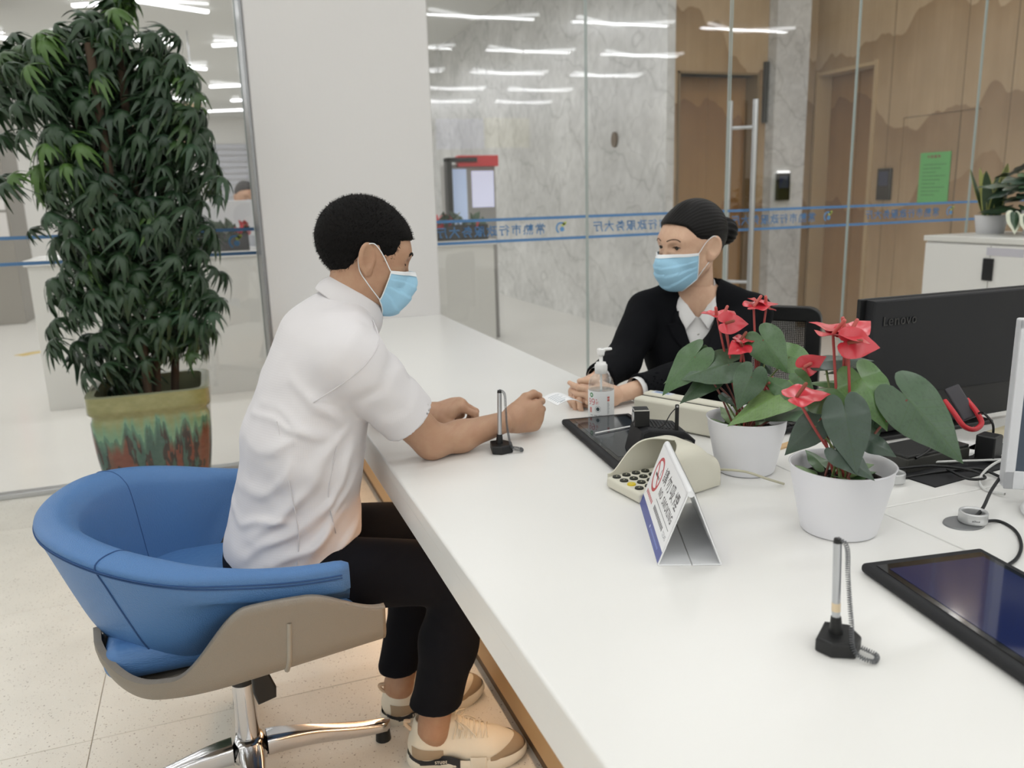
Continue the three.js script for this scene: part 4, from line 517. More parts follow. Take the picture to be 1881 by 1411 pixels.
// indoor tree in a square glazed pot
{
  const t = thing('potted_tree', 'tall leafy umbrella tree in a square glazed pot before the glass', 'potted tree', [-0.3, 0, -3.95]);
  T.glaze = texture(512, 512, (u, v) => { const col = fbm(u, 0.2, 48, 3, 5), c2 = fbm(u, v * 0.12, 40, 3, 9), drip = 0.7 + (fbm(u, 0.7, 32, 3, 13) - 0.5) * 0.42; let c; const olive = [134, 134, 88], tq = [98, 146, 122]; if (v > 0.86) c = olive; else if (v > drip) { const k = smooth(0.86, drip, v); c = olive.map((q, i) => mix(q, tq[i], k * 0.8)); } else { const k = smooth(drip, drip - 0.13, v); const base = c2 > 0.56 ? [104, 56, 42] : c2 > 0.42 ? [42, 33, 30] : [52, 84, 76]; c = tq.map((q, i) => mix(q * 0.8, base[i], clamp(k + (col - 0.5)))); } const n = (fbm(u, v, 40, 3, 3) - 0.5) * 18; return c.map((q) => q + n); });
  const potS = (u, v, inset = 0) => { const a = u * Math.PI * 2 + Math.PI / 4, h = v; const half = mix(0.185, 0.25, Math.sin(Math.min(1, h / 0.78) * Math.PI / 2)) - (h > 0.86 ? 0.0 : 0.008) - (h > 0.8 && h < 0.86 ? 0.006 : 0) - inset; const c = Math.cos(a), s = Math.sin(a), q = Math.pow(Math.pow(Math.abs(c), 9) + Math.pow(Math.abs(s), 9), -1 / 9); return V(c * q * half, 0.01 + h * 0.58, s * q * half); };
  part('pot', sheet((u, v) => potS(u, v), 96, 40, 0, (u, v) => [u * 2, v]), mat(0xffffff, 0.18, { map: T.glaze, clearcoat: 0.6, clearcoatRoughness: 0.1 }), t, 'green and brown drip-glazed square pot');
  part('rim', merge([sheet((u, v) => { const p = potS(u, 1), k = mix(1, 0.86, v); return V(p.x * k, 0.59 + 0.004 * Math.sin(v * 3.14), p.z * k); }, 96, 4), sheet((u, v) => { const p = potS(u, 1); return V(p.x * 0.86, 0.59 - v * 0.12, p.z * 0.86); }, 96, 3)]), mat(0x8c8f72, 0.25), t);
  part('soil', box(-0.215, 0.215, 0.46, 0.5, -0.215, 0.215), M.soil, t); part('pot_base', box(-0.18, 0.18, 0, 0.02, -0.18, 0.18), mat(0x3a2c26, 0.5), t);
  const r = rngOf(77), bark = mat('#4a3c2e', 0.9, { bumpMap: T.fine, bumpScale: 0.004 });
  const trunks = [[0.02, 0.03, 0.05, 0.06], [-0.07, -0.05, -0.16, 0.02], [0.09, -0.06, 0.16, -0.08], [-0.01, 0.1, -0.05, 0.14]];
  for (const [x, z, x1, z1] of trunks) part('trunk', tube([[x, 0.48, z], [mix(x, x1, 0.3) + 0.02, 0.9, mix(z, z1, 0.3)], [mix(x, x1, 0.7), 1.4, z1], [x1, 2.0, z1 * 1.2]], 0.018, 40, 8), bark, t);
  // a palmate leaf: leaflets round the end of a stalk, hanging over
  const leaflet = (L, w, ang, drp) => sheet((u, v) => { const x = u * L, hw = w * Math.pow(Math.sin(Math.PI * Math.pow(u * 0.97 + 0.02, 0.8)), 0.9) * (1 + 0.12 * Math.sin(u * 26)), y = (v * 2 - 1) * hw, dr = drp * u * u * L, z0 = -Math.abs(v * 2 - 1) * hw * 0.35; return V(Math.cos(ang) * x * (1 - drp * 0.3 * u) - Math.sin(ang) * y, z0 - dr, Math.sin(ang) * x * (1 - drp * 0.3 * u) + Math.cos(ang) * y); }, 6, 2);
  const variants = []; for (let k = 0; k < 6; k++) { const g = [], n = 9 + (k % 3); for (let i = 0; i < n; i++) { const a = (i / n) * Math.PI * 2 + r() * 0.3, L = 0.055 + r() * 0.05; g.push(leaflet(L, 0.0072 + r() * 0.0035, a, 0.5 + r() * 0.9)); } g.push(tube([[0, 0, 0], [-0.03, -0.015, 0], [-0.1, -0.09, 0]], 0.0016, 6, 4)); variants.push(merge(g)); }
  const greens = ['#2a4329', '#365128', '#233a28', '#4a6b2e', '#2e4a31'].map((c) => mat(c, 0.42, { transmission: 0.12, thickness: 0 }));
  // crown: pixel blobs [x, y, radius, brightness], spread in depth about the trunk
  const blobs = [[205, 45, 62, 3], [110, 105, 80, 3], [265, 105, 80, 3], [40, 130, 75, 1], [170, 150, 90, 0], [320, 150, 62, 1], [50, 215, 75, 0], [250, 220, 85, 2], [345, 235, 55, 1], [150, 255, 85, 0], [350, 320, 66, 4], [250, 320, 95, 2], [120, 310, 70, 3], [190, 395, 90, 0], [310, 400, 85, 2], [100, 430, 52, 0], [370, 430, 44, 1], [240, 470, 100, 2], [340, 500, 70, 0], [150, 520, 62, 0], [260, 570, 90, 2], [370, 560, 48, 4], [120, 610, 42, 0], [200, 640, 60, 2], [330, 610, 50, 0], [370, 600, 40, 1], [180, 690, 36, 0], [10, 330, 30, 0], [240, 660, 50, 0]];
  const tot = blobs.reduce((a, b) => a + b[2] * b[2], 0), mass = [];
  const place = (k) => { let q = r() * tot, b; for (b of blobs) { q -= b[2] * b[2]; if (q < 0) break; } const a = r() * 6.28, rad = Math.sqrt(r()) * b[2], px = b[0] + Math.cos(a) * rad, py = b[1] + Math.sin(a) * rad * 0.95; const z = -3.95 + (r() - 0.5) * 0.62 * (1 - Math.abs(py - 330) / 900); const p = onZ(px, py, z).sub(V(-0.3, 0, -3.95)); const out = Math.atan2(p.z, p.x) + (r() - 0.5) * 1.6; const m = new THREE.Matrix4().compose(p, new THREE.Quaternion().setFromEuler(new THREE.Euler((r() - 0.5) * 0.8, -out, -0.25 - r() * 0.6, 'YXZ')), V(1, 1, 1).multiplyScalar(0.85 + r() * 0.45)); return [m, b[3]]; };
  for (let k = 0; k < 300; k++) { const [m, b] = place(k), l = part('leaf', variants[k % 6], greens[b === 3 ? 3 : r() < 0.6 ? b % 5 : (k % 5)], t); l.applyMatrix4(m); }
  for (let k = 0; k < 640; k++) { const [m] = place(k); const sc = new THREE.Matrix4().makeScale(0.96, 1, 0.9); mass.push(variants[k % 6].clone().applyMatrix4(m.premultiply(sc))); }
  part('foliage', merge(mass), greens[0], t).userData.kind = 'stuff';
}
// plants on the white cabinet
{
  const c = V(4.17, 1.09, -3.47), t = thing('snake_plant', 'upright snake plant in a white pot on the white cabinet', 'potted plant', [c.x, c.y, c.z]);
  part('pot', lathe([[0.001, 0], [0.07, 0], [0.085, 0.1], [0.08, 0.1], [0.066, 0.012], [0.001, 0.012]], 36), M.potwhite, t); part('soil', rod([0, 0.07, 0], [0, 0.085, 0], 0.077, 0.078, 24), M.soil, t);
  const r = rngOf(4), sg = mat('#33492f', 0.45), ed = mat('#a9ad62', 0.5); for (let i = 0; i < 9; i++) { const a = i * 0.72, L = 0.18 + r() * 0.13, le = 0.1 + r() * 0.5; const f = (w, o) => sheet((u, v) => { const hw = w * Math.sin(Math.PI * (0.12 + 0.88 * u * 0.999)) ** 0.5 * (1 - u * 0.2), q = (v * 2 - 1) * hw; return V(Math.cos(a) * (0.03 + u * L * le * 0.7) - Math.sin(a) * q, 0.08 + u * L, Math.sin(a) * (0.03 + u * L * le * 0.7) + Math.cos(a) * q + o); }, 10, 4, 0.002); const lf = part('leaf', f(0.033, 0), sg, t); part('leaf_edge', f(0.039, -0.0012), ed, lf); }
  const t2 = thing('pothos_plant', 'bushy green pothos trailing over its pot beside the snake plant', 'potted plant', [4.2, 1.09, -3.2]);
  part('pot', lathe([[0.001, 0], [0.07, 0], [0.09, 0.13], [0.084, 0.13], [0.066, 0.012], [0.001, 0.012]], 36), M.potwhite, t2);
  for (let i = 0; i < 70; i++) { const a = r() * 6.28, q = 0.05 + r() * 0.15, y = 0.16 + r() * 0.24 - q * 0.35; const p = V(Math.cos(a) * q, y, Math.sin(a) * q), d = V(Math.cos(a), -0.5 + r() * 0.6, Math.sin(a)).normalize().multiplyScalar(0.085 + r() * 0.04); part('leaf', blade(p, p.clone().add(d), V(0.1, 1, 0.4), 1.1, 0.2, 0.2), leafM[[1, 2, 5, 0][i % 4]], t2); }
  const va = mat('#d9dcc8', 0.4); for (const [dx, dy, dz, L] of [[-0.19, 0.045, 0.06, 0.1], [-0.12, 0.03, 0.1, 0.09], [-0.06, 0.02, 0.11, 0.08]]) { const p = V(-0.34 + 0.19 + dx * 0.6, dy + 0.06, dz), b = p.clone().add(V(-0.02, -L * 0.9, 0.03)); const l = part('leaf', blade(p, b, V(-0.2, 0.3, 0.9), 1.1, 0.15, 0.1), va, t2, 'variegated cream and green leaf'); part('leaf_centre', blade(p.clone().add(V(0, 0, 0.002)), b.clone().lerp(p, 0.2).add(V(0, 0, 0.002)), V(-0.2, 0.3, 0.9), 0.75, 0.15, 0.1), leafM[1], l); }
}
// ---------------------------------------------------------------- people: distance fields meshed with surface nets
const smin = (a, b, k) => { const h = Math.max(k - Math.abs(a - b), 0) / k; return Math.min(a, b) - h * h * k * 0.25; };
const smax = (a, b, k) => -smin(-a, -b, k);
function cone(a, ra, b, rb) { // tapered capsule
  const ax = a.x, ay = a.y, az = a.z, dx = b.x - ax, dy = b.y - ay, dz = b.z - az, q = 1 / Math.max(1e-9, dx * dx + dy * dy + dz * dz);
  return (x, y, z) => { const px = x - ax, py = y - ay, pz = z - az; let t = (px * dx + py * dy + pz * dz) * q; t = t < 0 ? 0 : t > 1 ? 1 : t; const ex = px - dx * t, ey = py - dy * t, ez = pz - dz * t; return Math.sqrt(ex * ex + ey * ey + ez * ez) - (ra + (rb - ra) * t); };
}
function flat(a, wa, da, b, wb, db, W) { // capsule with an oval section: half-width w along W, half-depth d otherwise
  const dx = b.x - a.x, dy = b.y - a.y, dz = b.z - a.z, q = 1 / Math.max(1e-9, dx * dx + dy * dy + dz * dz);
  return (x, y, z) => { const px = x - a.x, py = y - a.y, pz = z - a.z; let t = (px * dx + py * dy + pz * dz) * q; t = t < 0 ? 0 : t > 1 ? 1 : t; const ex = px - dx * t, ey = py - dy * t, ez = pz - dz * t, w = ex * W.x + ey * W.y + ez * W.z, rx = ex - W.x * w, ry = ey - W.y * w, rz = ez - W.z * w, rw = wa + (wb - wa) * t, rd = da + (db - da) * t, k = Math.sqrt(w * w / (rw * rw) + (rx * rx + ry * ry + rz * rz) / (rd * rd)); return (k - 1) * (k > 1e-6 ? Math.min(rw, rd) : rd); };
}
const ell = (cx, cy, cz, rx, ry, rz) => (x, y, z) => { const a = (x - cx) / rx, b = (y - cy) / ry, c = (z - cz) / rz, k0 = Math.sqrt(a * a + b * b + c * c), k1 = Math.sqrt(a * a / rx / rx + b * b / ry / ry + c * c / rz / rz); return k1 < 1e-9 ? -Math.min(rx, ry, rz) : k0 * (k0 - 1) / k1; };
const blend = (list, k) => (x, y, z) => { let d = list[0](x, y, z); for (let i = 1; i < list.length; i++) d = smin(d, list[i](x, y, z), k); return d; };
const n3 = (x, y, z, s = 1) => { const xi = Math.floor(x), yi = Math.floor(y), zi = Math.floor(z), q = (t) => t * t * (3 - 2 * t), fx = q(x - xi), fy = q(y - yi), fz = q(z - zi), h = (i, j, k) => hash(xi + i, (yi + j) * 131 + (zi + k) * 7919, s); return mix(mix(mix(h(0, 0, 0), h(1, 0, 0), fx), mix(h(0, 1, 0), h(1, 1, 0), fx), fy), mix(mix(h(0, 0, 1), h(1, 0, 1), fx), mix(h(0, 1, 1), h(1, 1, 1), fx), fy), fz); };
function netMesh(f, lo, hi, c) {
  const nx = Math.ceil((hi[0] - lo[0]) / c) + 2, ny = Math.ceil((hi[1] - lo[1]) / c) + 2, nz = Math.ceil((hi[2] - lo[2]) / c) + 2, val = new Float32Array(nx * ny * nz), B = 5;
  const X = (i) => lo[0] + i * c, Y = (j) => lo[1] + j * c, Z = (k) => lo[2] + k * c, id = (i, j, k) => (k * ny + j) * nx + i;
  for (let k = 0; k < nz; k += B) for (let j = 0; j < ny; j += B) for (let i = 0; i < nx; i += B) {
    const d = f(X(i + B / 2), Y(j + B / 2), Z(k + B / 2)), far = Math.abs(d) > B * c * 1.7;
    for (let kk = k; kk < Math.min(nz, k + B); kk++) for (let jj = j; jj < Math.min(ny, j + B); jj++) for (let ii = i; ii < Math.min(nx, i + B); ii++) val[id(ii, jj, kk)] = far ? d : f(X(ii), Y(jj), Z(kk));
  }
  const vid = new Int32Array(nx * ny * nz).fill(-1), pos = [], nor = [], idx = [], e = c * 0.6;
  for (let k = 0; k < nz - 1; k++) for (let j = 0; j < ny - 1; j++) for (let i = 0; i < nx - 1; i++) {
    let sx = 0, sy = 0, sz = 0, n = 0; const v = []; for (let q = 0; q < 8; q++) v.push(val[id(i + (q & 1), j + ((q >> 1) & 1), k + (q >> 2))]);
    let neg = 0; for (const q of v) if (q < 0) neg++; if (neg === 0 || neg === 8) continue;
    const edge = (a, b) => { if ((v[a] < 0) === (v[b] < 0)) return; const t = v[a] / (v[a] - v[b]); sx += mix(a & 1, b & 1, t); sy += mix((a >> 1) & 1, (b >> 1) & 1, t); sz += mix(a >> 2, b >> 2, t); n++; };
    edge(0, 1); edge(2, 3); edge(4, 5); edge(6, 7); edge(0, 2); edge(1, 3); edge(4, 6); edge(5, 7); edge(0, 4); edge(1, 5); edge(2, 6); edge(3, 7);
    let x = X(i + sx / n), y = Y(j + sy / n), z = Z(k + sz / n); let gx = f(x + e, y, z) - f(x - e, y, z), gy = f(x, y + e, z) - f(x, y - e, z), gz = f(x, y, z + e) - f(x, y, z - e); const l = Math.hypot(gx, gy, gz) || 1;
    const dv = clamp(f(x, y, z), -c * 0.5, c * 0.5) * 0.9; x -= gx / l * dv; y -= gy / l * dv; z -= gz / l * dv; vid[id(i, j, k)] = pos.length / 3; pos.push(x, y, z); nor.push(gx / l, gy / l, gz / l);
  }
  const quad = (a, b, d, g, flip) => { if (a < 0 || b < 0 || d < 0 || g < 0) return; if (flip) idx.push(a, d, b, a, g, d); else idx.push(a, b, d, a, d, g); };
  for (let k = 1; k < nz - 1; k++) for (let j = 1; j < ny - 1; j++) for (let i = 1; i < nx - 1; i++) {
    const s = val[id(i, j, k)] < 0;
    if (s !== val[id(i + 1, j, k)] < 0) quad(vid[id(i, j - 1, k - 1)], vid[id(i, j, k - 1)], vid[id(i, j, k)], vid[id(i, j - 1, k)], !s);
    if (s !== val[id(i, j + 1, k)] < 0) quad(vid[id(i - 1, j, k - 1)], vid[id(i - 1, j, k)], vid[id(i, j, k)], vid[id(i, j, k - 1)], !s);
    if (s !== val[id(i, j, k + 1)] < 0) quad(vid[id(i - 1, j - 1, k)], vid[id(i, j - 1, k)], vid[id(i, j, k)], vid[id(i - 1, j, k)], !s);
  }
  const g = new THREE.BufferGeometry(); g.setAttribute('position', new THREE.Float32BufferAttribute(pos, 3)); g.setAttribute('normal', new THREE.Float32BufferAttribute(nor, 3)); g.setIndex(idx);
  const uv = new Float32Array(pos.length / 3 * 2); for (let i = 0; i < pos.length / 3; i++) { uv[2 * i] = (pos[3 * i] + pos[3 * i + 2]) * 6; uv[2 * i + 1] = pos[3 * i + 1] * 6; } g.setAttribute('uv', new THREE.BufferAttribute(uv, 2)); return g;
}
const bounds = (pts, m) => [['x', 'y', 'z'].map((k) => Math.min(...pts.map((p) => p[k])) - m), ['x', 'y', 'z'].map((k) => Math.max(...pts.map((p) => p[k])) + m)];
// a hand: wrist, forward f, back-of-hand normal n, thumb side s; curls per finger [knuckle, middle, end] in degrees
function hand(w, f, n, thumbSide, o) {
  f = f.clone().normalize(); n = n.clone().addScaledVector(f, -n.dot(f)).normalize(); let s = f.clone().cross(n); if (s.dot(thumbSide) < 0) s.negate();
  const k = o.scale ?? 1, P = (a, b, c) => w.clone().addScaledVector(f, a * k).addScaledVector(s, b * k).addScaledVector(n, c * k), list = [], pts = [w], R = k;
  const kn = [[0.09, 0.027, 0], [0.094, 0.008, 0.003], [0.089, -0.011, 0.001], [0.08, -0.028, -0.004]], seg = [[0.042, 0.025, 0.021], [0.046, 0.029, 0.022], [0.042, 0.027, 0.021], [0.033, 0.02, 0.018]], rad = [[0.0098, 0.0088, 0.0076], [0.01, 0.0088, 0.0076], [0.0094, 0.0084, 0.0072], [0.0084, 0.0074, 0.0064]];
  const palm = []; kn.forEach((q, i) => palm.push(cone(P(0.006, q[1] * 0.55, -0.003), 0.0165 * R, P(q[0] - 0.006, q[1], q[2] - 0.004), 0.0125 * R))); palm.push(cone(P(0.015, 0.022, -0.012), 0.015 * R, P(0.05, 0.026, -0.012), 0.013 * R)); palm.push(cone(P(-0.03, 0, 0), 0.0235 * R, P(0.012, 0, -0.002), 0.022 * R)); palm.push(cone(P(0.02, -0.02, -0.01), 0.014 * R, P(0.06, -0.022, -0.008), 0.013 * R));
  pts.push(P(0.1, 0.035, 0.02), P(0.1, -0.035, 0.02), P(0.02, -0.03, 0.02), P(0.02, 0.045, -0.03)); const pd = blend(palm, 0.016), fingers = [];
  const chain = (p, dir, bend, lens, rs, axis) => { const parts = []; let q = p.clone(), d = dir.clone(); bend.forEach((deg, i) => { d.applyAxisAngle(axis, deg * Math.PI / 180); const e = q.clone().addScaledVector(d, lens[i] * k); parts.push(cone(q, rs[i] * R, e, (rs[i + 1] ?? rs[i] * 0.88) * R)); pts.push(e); q = e; }); return blend(parts, 0.004); };
  const ax = s.clone(); if (f.clone().applyAxisAngle(ax, 0.5).dot(n) > 0) ax.negate(); // bends towards the palm
  kn.forEach((q, i) => { const sp = (o.spread ?? 4) * [1.2, 0.3, -0.7, -1.8][i] * Math.PI / 180; const d = f.clone().multiplyScalar(Math.cos(sp)).addScaledVector(s, Math.sin(sp)); fingers.push(chain(P(q[0] - 0.008, q[1], q[2] - 0.003), d, o.curl[i], seg[i], rad[i], ax)); });
  const td = o.thumb, t0 = P(0.024, 0.028, -0.012), dir = (v) => f.clone().multiplyScalar(v[0]).addScaledVector(s, v[1]).addScaledVector(n, v[2]).normalize(), t1 = t0.clone().addScaledVector(dir(td[0]), 0.042 * k), t2 = t1.clone().addScaledVector(dir(td[1]), 0.03 * k), t3 = t2.clone().addScaledVector(dir(td[2]), 0.023 * k); pts.push(t1, t2, t3);
  fingers.push(blend([cone(t0, 0.0145 * R, t1, 0.0112 * R), cone(t1, 0.0112 * R, t2, 0.0104 * R), cone(t2, 0.0104 * R, t3, 0.0078 * R)], 0.005));
  const core = (x, y, z) => { let d = pd(x, y, z), m = 9; for (const g of fingers) m = Math.min(m, g(x, y, z)); return smin(d, m, 0.006); };
  // joined to an arm; sinks under the arm's own surface towards the elbow so that the two meshes meet without a seam
  const onArm = (arm) => (x, y, z) => { const t = -((x - w.x) * f.x + (y - w.y) * f.y + (z - w.z) * f.z); return smin(core(x, y, z), arm(x, y, z), 0.015) + mix(-0.0005, 0.004, smooth(0.006, 0.024, t)); };
  return { onArm, pts };
}
// head in its own frame: x forward, y up, z to the person's right
function headField(o) {
  const list = [ell(-0.012, 0.036, 0, 0.1, 0.093, 0.077), ell(0.034, -0.026, 0, 0.058, 0.082, 0.063), ell(0.02, 0.03, 0, 0.082, 0.06, 0.071)];
  const skull = blend(list, 0.03), jaw = cone(V(0.004, -0.05, 0.05), 0.021, V(0.068, -0.09, 0.013), 0.019), chin = ell(0.078, -0.094, 0, 0.02, 0.017, 0.022), cheek = ell(0.058, -0.022, 0.043, 0.025, 0.022, 0.022), brow = cone(V(0.086, 0.03, 0.012), 0.011, V(0.072, 0.032, 0.045), 0.012), nose = cone(V(0.091, 0.012, 0), 0.0075, V(0.111, -0.028, 0), 0.0105), wing = ell(0.1, -0.031, 0.011, 0.011, 0.008, 0.008), sock = ell(0.099, 0.012, 0.033, 0.014, 0.011, 0.019), ball = ell(0.0775, 0.011, 0.032, 0.0135, 0.0135, 0.0145), lip = ell(0.094, -0.06, 0, 0.012, 0.01, 0.024);
  const slit = ell(0.095, 0.0115, 0.033, 0.02, o.slit ?? 0.003, 0.0145);
  return (x, y, z) => { const a = Math.abs(z); let d = skull(x, y, z); d = smin(d, jaw(x, y, a), 0.03); d = smin(d, chin(x, y, z), 0.022); d = smin(d, cheek(x, y, a), 0.02); d = smin(d, brow(x, y, a), 0.016); d = smax(d, -sock(x, y, a), 0.012); d = smin(d, ball(x, y, a), 0.004); if (o.slit) d = smax(d, -slit(x, y, a), 0.002); d = smin(d, nose(x, y, z), 0.012); d = smin(d, wing(x, y, a), 0.006); d = smin(d, lip(x, y, z), 0.012); return smin(d, ear(x, y, a), 0.004); };
}
const earO = ell(0, 0, 0, 0.021, 0.034, 0.009), earI = ell(0, 0, 0, 0.0135, 0.025, 0.008), earL = ell(0, 0, 0, 0.01, 0.011, 0.007);
function ear(x, y, a) { const px = x + 0.012, py = y - 0.002, pz = a - 0.0765; if (Math.abs(px) > 0.06 || Math.abs(py) > 0.07) return 0.05; const c = Math.cos(0.3), s = Math.sin(0.3), qz = pz - 0.006 + px * 0.42; const rx = px * c + py * s * 0.7, ry = py * c - px * s * 0.7; let d = earO(rx, ry, qz); d = smax(d, -earI(rx - 0.003, ry - 0.003, qz - 0.0075), 0.004); return smin(d, earL(rx - 0.004, ry + 0.031, qz), 0.008); }
function frame(origin, fwd, upv, scale) { fwd = fwd.clone().normalize(); const side = fwd.clone().cross(upv).normalize(), u = side.clone().cross(fwd).normalize(); const m = new THREE.Matrix4().makeBasis(fwd, u, side).scale(V(scale, scale, scale)).setPosition(origin); return m; }
const local = (g, m) => { g.applyMatrix4(m); return g; };
// march from outside along a direction to a field
const hit = (f, o, d, r0, off = 0) => { let t = r0; for (let i = 0; i < 60; i++) { const q = f(o.x + d.x * t, o.y + d.y * t, o.z + d.z * t) - off; if (q < 0.0003) break; t -= q * 0.7; if (t < 0.01) break; } return V(o.x + d.x * t, o.y + d.y * t, o.z + d.z * t); };
// pleated surgical mask on a head field, in head space
function faceMask(o) {
  const hull0 = blend([ell(0.034, -0.03, 0, 0.062, 0.078, 0.064), cone(V(0.095, 0.004, 0), 0.012, V(0.115, -0.03, 0), 0.016), ell(0.08, -0.085, 0, 0.024, 0.022, 0.035), ell(0.09, -0.055, 0, 0.028, 0.035, 0.042)], 0.035), hf = headField({}), hull = (x, y, z) => smin(hull0(x, y, z), hf(x, y, z) - 0.0015, 0.012), O = V(0.02, 0, 0);
  const f = (u, v, off = 0) => { const w = u * 2 - 1, phi = w * o.span, el = mix(o.bot, o.botSide, Math.abs(w) ** 1.5) * v ** 1.6; O.y = mix(mix(o.top, o.topSide, Math.abs(w) ** 1.5), mix(-0.062, o.lowSide, Math.abs(w) ** 1.5), v); const d = V(Math.cos(el) * Math.cos(phi), Math.sin(el), Math.cos(el) * Math.sin(phi)); const pl = [0.3, 0.5, 0.7].reduce((s, q) => { const k = v - q - 0.03 * Math.sin(w * 3 + q * 9); return s + (k > 0 && k < 0.16 ? (1 - k / 0.16) * 0.0028 : 0); }, 0) * (1 - Math.abs(w) ** 6); return hit(hull, O, d, 0.2, 0.0035 + pl + off); };
  const edge = (a, b, n, off = 0.0018) => tube(Array.from({ length: n + 1 }, (_, i) => f(...[mix(a[0], b[0], i / n), mix(a[1], b[1], i / n)], off)), 0.0014, n * 2, 5);
  return { f, body: sheet((u, v) => f(u, v), 60, 44, -0.0012), band: sheet((u, v) => f(u, v * 0.1, 0.0028), 60, 4), trim: merge([edge([0, 0], [1, 0], 30), edge([0, 1], [1, 1], 30), edge([0, 0], [0, 1], 20), edge([1, 0], [1, 1], 20)]) };
}
const skinTex = texture(256, 256, (u, v) => { const n = (fbm(u, v, 12, 4, 5) - 0.5) * 26 + (hash(Math.floor(u * 256), Math.floor(v * 256), 5) - 0.5) * 8; return [236 + n * 0.5, 236 + n, 236 + n]; });
const skin = (c) => mat(c, 0.5, { map: skinTex, sheen: 0.15, sheenColor: new THREE.Color(0xffc0a8), sheenRoughness: 0.6 });
const maskBlue = mat(0xa3d2ec, 0.75, { bumpMap: T.weave, bumpScale: 0.0002 }), maskWhite = mat(0xeef2f4, 0.8);
// ---------------------------------------------------------------- the man on the blue chair
{
  const man = thing('person', 'man in white short-sleeved shirt and face mask sitting on the blue chair', 'person', [0, 0, 0]);
  const zc = -1.86, ZA = V(0, 0, 1), sk = skin('#c4997b'), legSkin = sk;
  const shR = V(0.262, 1.035, -1.705), elR = V(0.438, 0.821, -1.752), wrR = onZ(941, 771, -1.8), shL = V(0.285, 1.035, -2.015), elL = V(0.4, 0.823, -2.12), wrL = onZ(790, 760, -2.0), neck = V(0.276, 1.108, zc), headO = V(0.332, 1.238, zc), hips = V(0.1, 0.565, zc);
  const hm = frame(headO, V(0.955, -0.3, -0.02), V(0.3, 0.955, 0), 0.965), hi = hm.clone().invert().elements;
  const hf = headField({}), inHead = (x, y, z) => hf(hi[0] * x + hi[4] * y + hi[8] * z + hi[12], hi[1] * x + hi[5] * y + hi[9] * z + hi[13], hi[2] * x + hi[6] * y + hi[10] * z + hi[14]) * 0.965;
  const neckS = cone(neck.clone().add(V(-0.005, -0.03, 0)), 0.066, V(0.312, 1.2, zc), 0.056);
  const hR = hand(wrR, V(1, -0.02, -0.26), V(0.16, 0.2, 1), V(0, 1, 0), { curl: [[34, 72, 30], [44, 78, 35], [52, 80, 38], [58, 80, 40]], spread: 4, thumb: [[0.86, 0.48, -0.12], [0.97, 0.16, -0.14], [0.95, -0.3, -0.2]], scale: 0.96 });
  const hL = hand(wrL, V(0.93, 0.3, 0.2), V(-0.3, 1, 0.1), V(0, 0, 1), { curl: [[46, 52, 34], [52, 58, 38], [56, 62, 40], [60, 64, 40]], spread: 3, thumb: [[0.7, 0.35, -0.75], [0.95, 0.05, -0.45], [0.95, -0.1, -0.3]], scale: 0.98 });
  const torso = blend([flat(hips, 0.15, 0.1, V(0.15, 0.8, zc), 0.14, 0.095, ZA), flat(V(0.15, 0.8, zc), 0.14, 0.095, V(0.235, 1.02, zc), 0.165, 0.09, ZA), cone(shR, 0.055, neck, 0.05), cone(shL, 0.055, neck, 0.05)], 0.05);
  const armR = blend([cone(shR, 0.056, elR, 0.04), cone(elR, 0.036, elR.clone().lerp(wrR, 0.35).add(V(0, -0.006, 0)), 0.0355), cone(elR.clone().lerp(wrR, 0.35).add(V(0, -0.006, 0)), 0.0355, wrR, 0.0245)], 0.02), armL = blend([cone(shL, 0.056, elL, 0.04), cone(elL, 0.039, wrL, 0.0255)], 0.02);
  const ankR = V(0.4, 0.1, -1.735), ankL = V(0.362, 0.1, -1.945), shin = (k, a) => blend([cone(k, 0.052, k.clone().lerp(a, 0.35), 0.05), cone(k.clone().lerp(a, 0.35), 0.05, a, 0.036), cone(a, 0.036, a.clone().add(V(0.01, -0.05, 0)), 0.024)], 0.02);
  const knR = V(0.478, 0.515, -1.69), knL = V(0.49, 0.5, -2.02), hipR = V(0.1, 0.555, -1.765), hipL = V(0.1, 0.555, -1.955);
  const legs = [shin(knR, ankR), shin(knL, ankL), cone(hipR, 0.075, knR, 0.052), cone(hipL, 0.075, knL, 0.052)];
  const body = (x, y, z) => { let d = smin(torso(x, y, z), neckS(x, y, z), 0.03); d = smin(d, armR(x, y, z), 0.02); d = smin(d, armL(x, y, z), 0.02); for (const l of legs) d = smin(d, l(x, y, z), 0.03); return d; };
  const headNeck = (x, y, z) => smin(inHead(x, y, z), neckS(x, y, z), 0.02);
  const g = [netMesh(body, [-0.1, 0.03, -2.2], [0.68, 1.14, -1.55], 0.009), netMesh((x, y, z) => smax(headNeck(x, y, z), 1.1 - y, 0.002), [0.18, 1.09, -1.99], [0.5, 1.4, -1.73], 0.0028), netMesh(hR.onArm(armR), ...bounds(hR.pts, 0.028), 0.0027), netMesh(hL.onArm(armL), ...bounds(hL.pts, 0.028), 0.0027)];
  part('body', merge(g), sk, man);
  // hair: cropped, a shell over the skull with bristles
  const cap = blend([ell(-0.014, 0.04, 0, 0.11, 0.1, 0.0825), ell(0.02, 0.045, 0, 0.082, 0.066, 0.076)], 0.02);
  const line = [[-0.14, -0.085], [-0.1, -0.082], [-0.075, -0.078], [-0.05, -0.062], [-0.034, -0.02], [-0.014, 0.032], [0.012, 0.034], [0.02, 0.012], [0.034, -0.012], [0.046, -0.012], [0.052, 0.02], [0.06, 0.058], [0.085, 0.064], [0.14, 0.07]], lineAt = (x) => { for (let i = 1; i < line.length; i++) if (x <= line[i][0]) return mix(line[i - 1][1], line[i][1], (x - line[i - 1][0]) / (line[i][0] - line[i - 1][0])); return 0.07; };
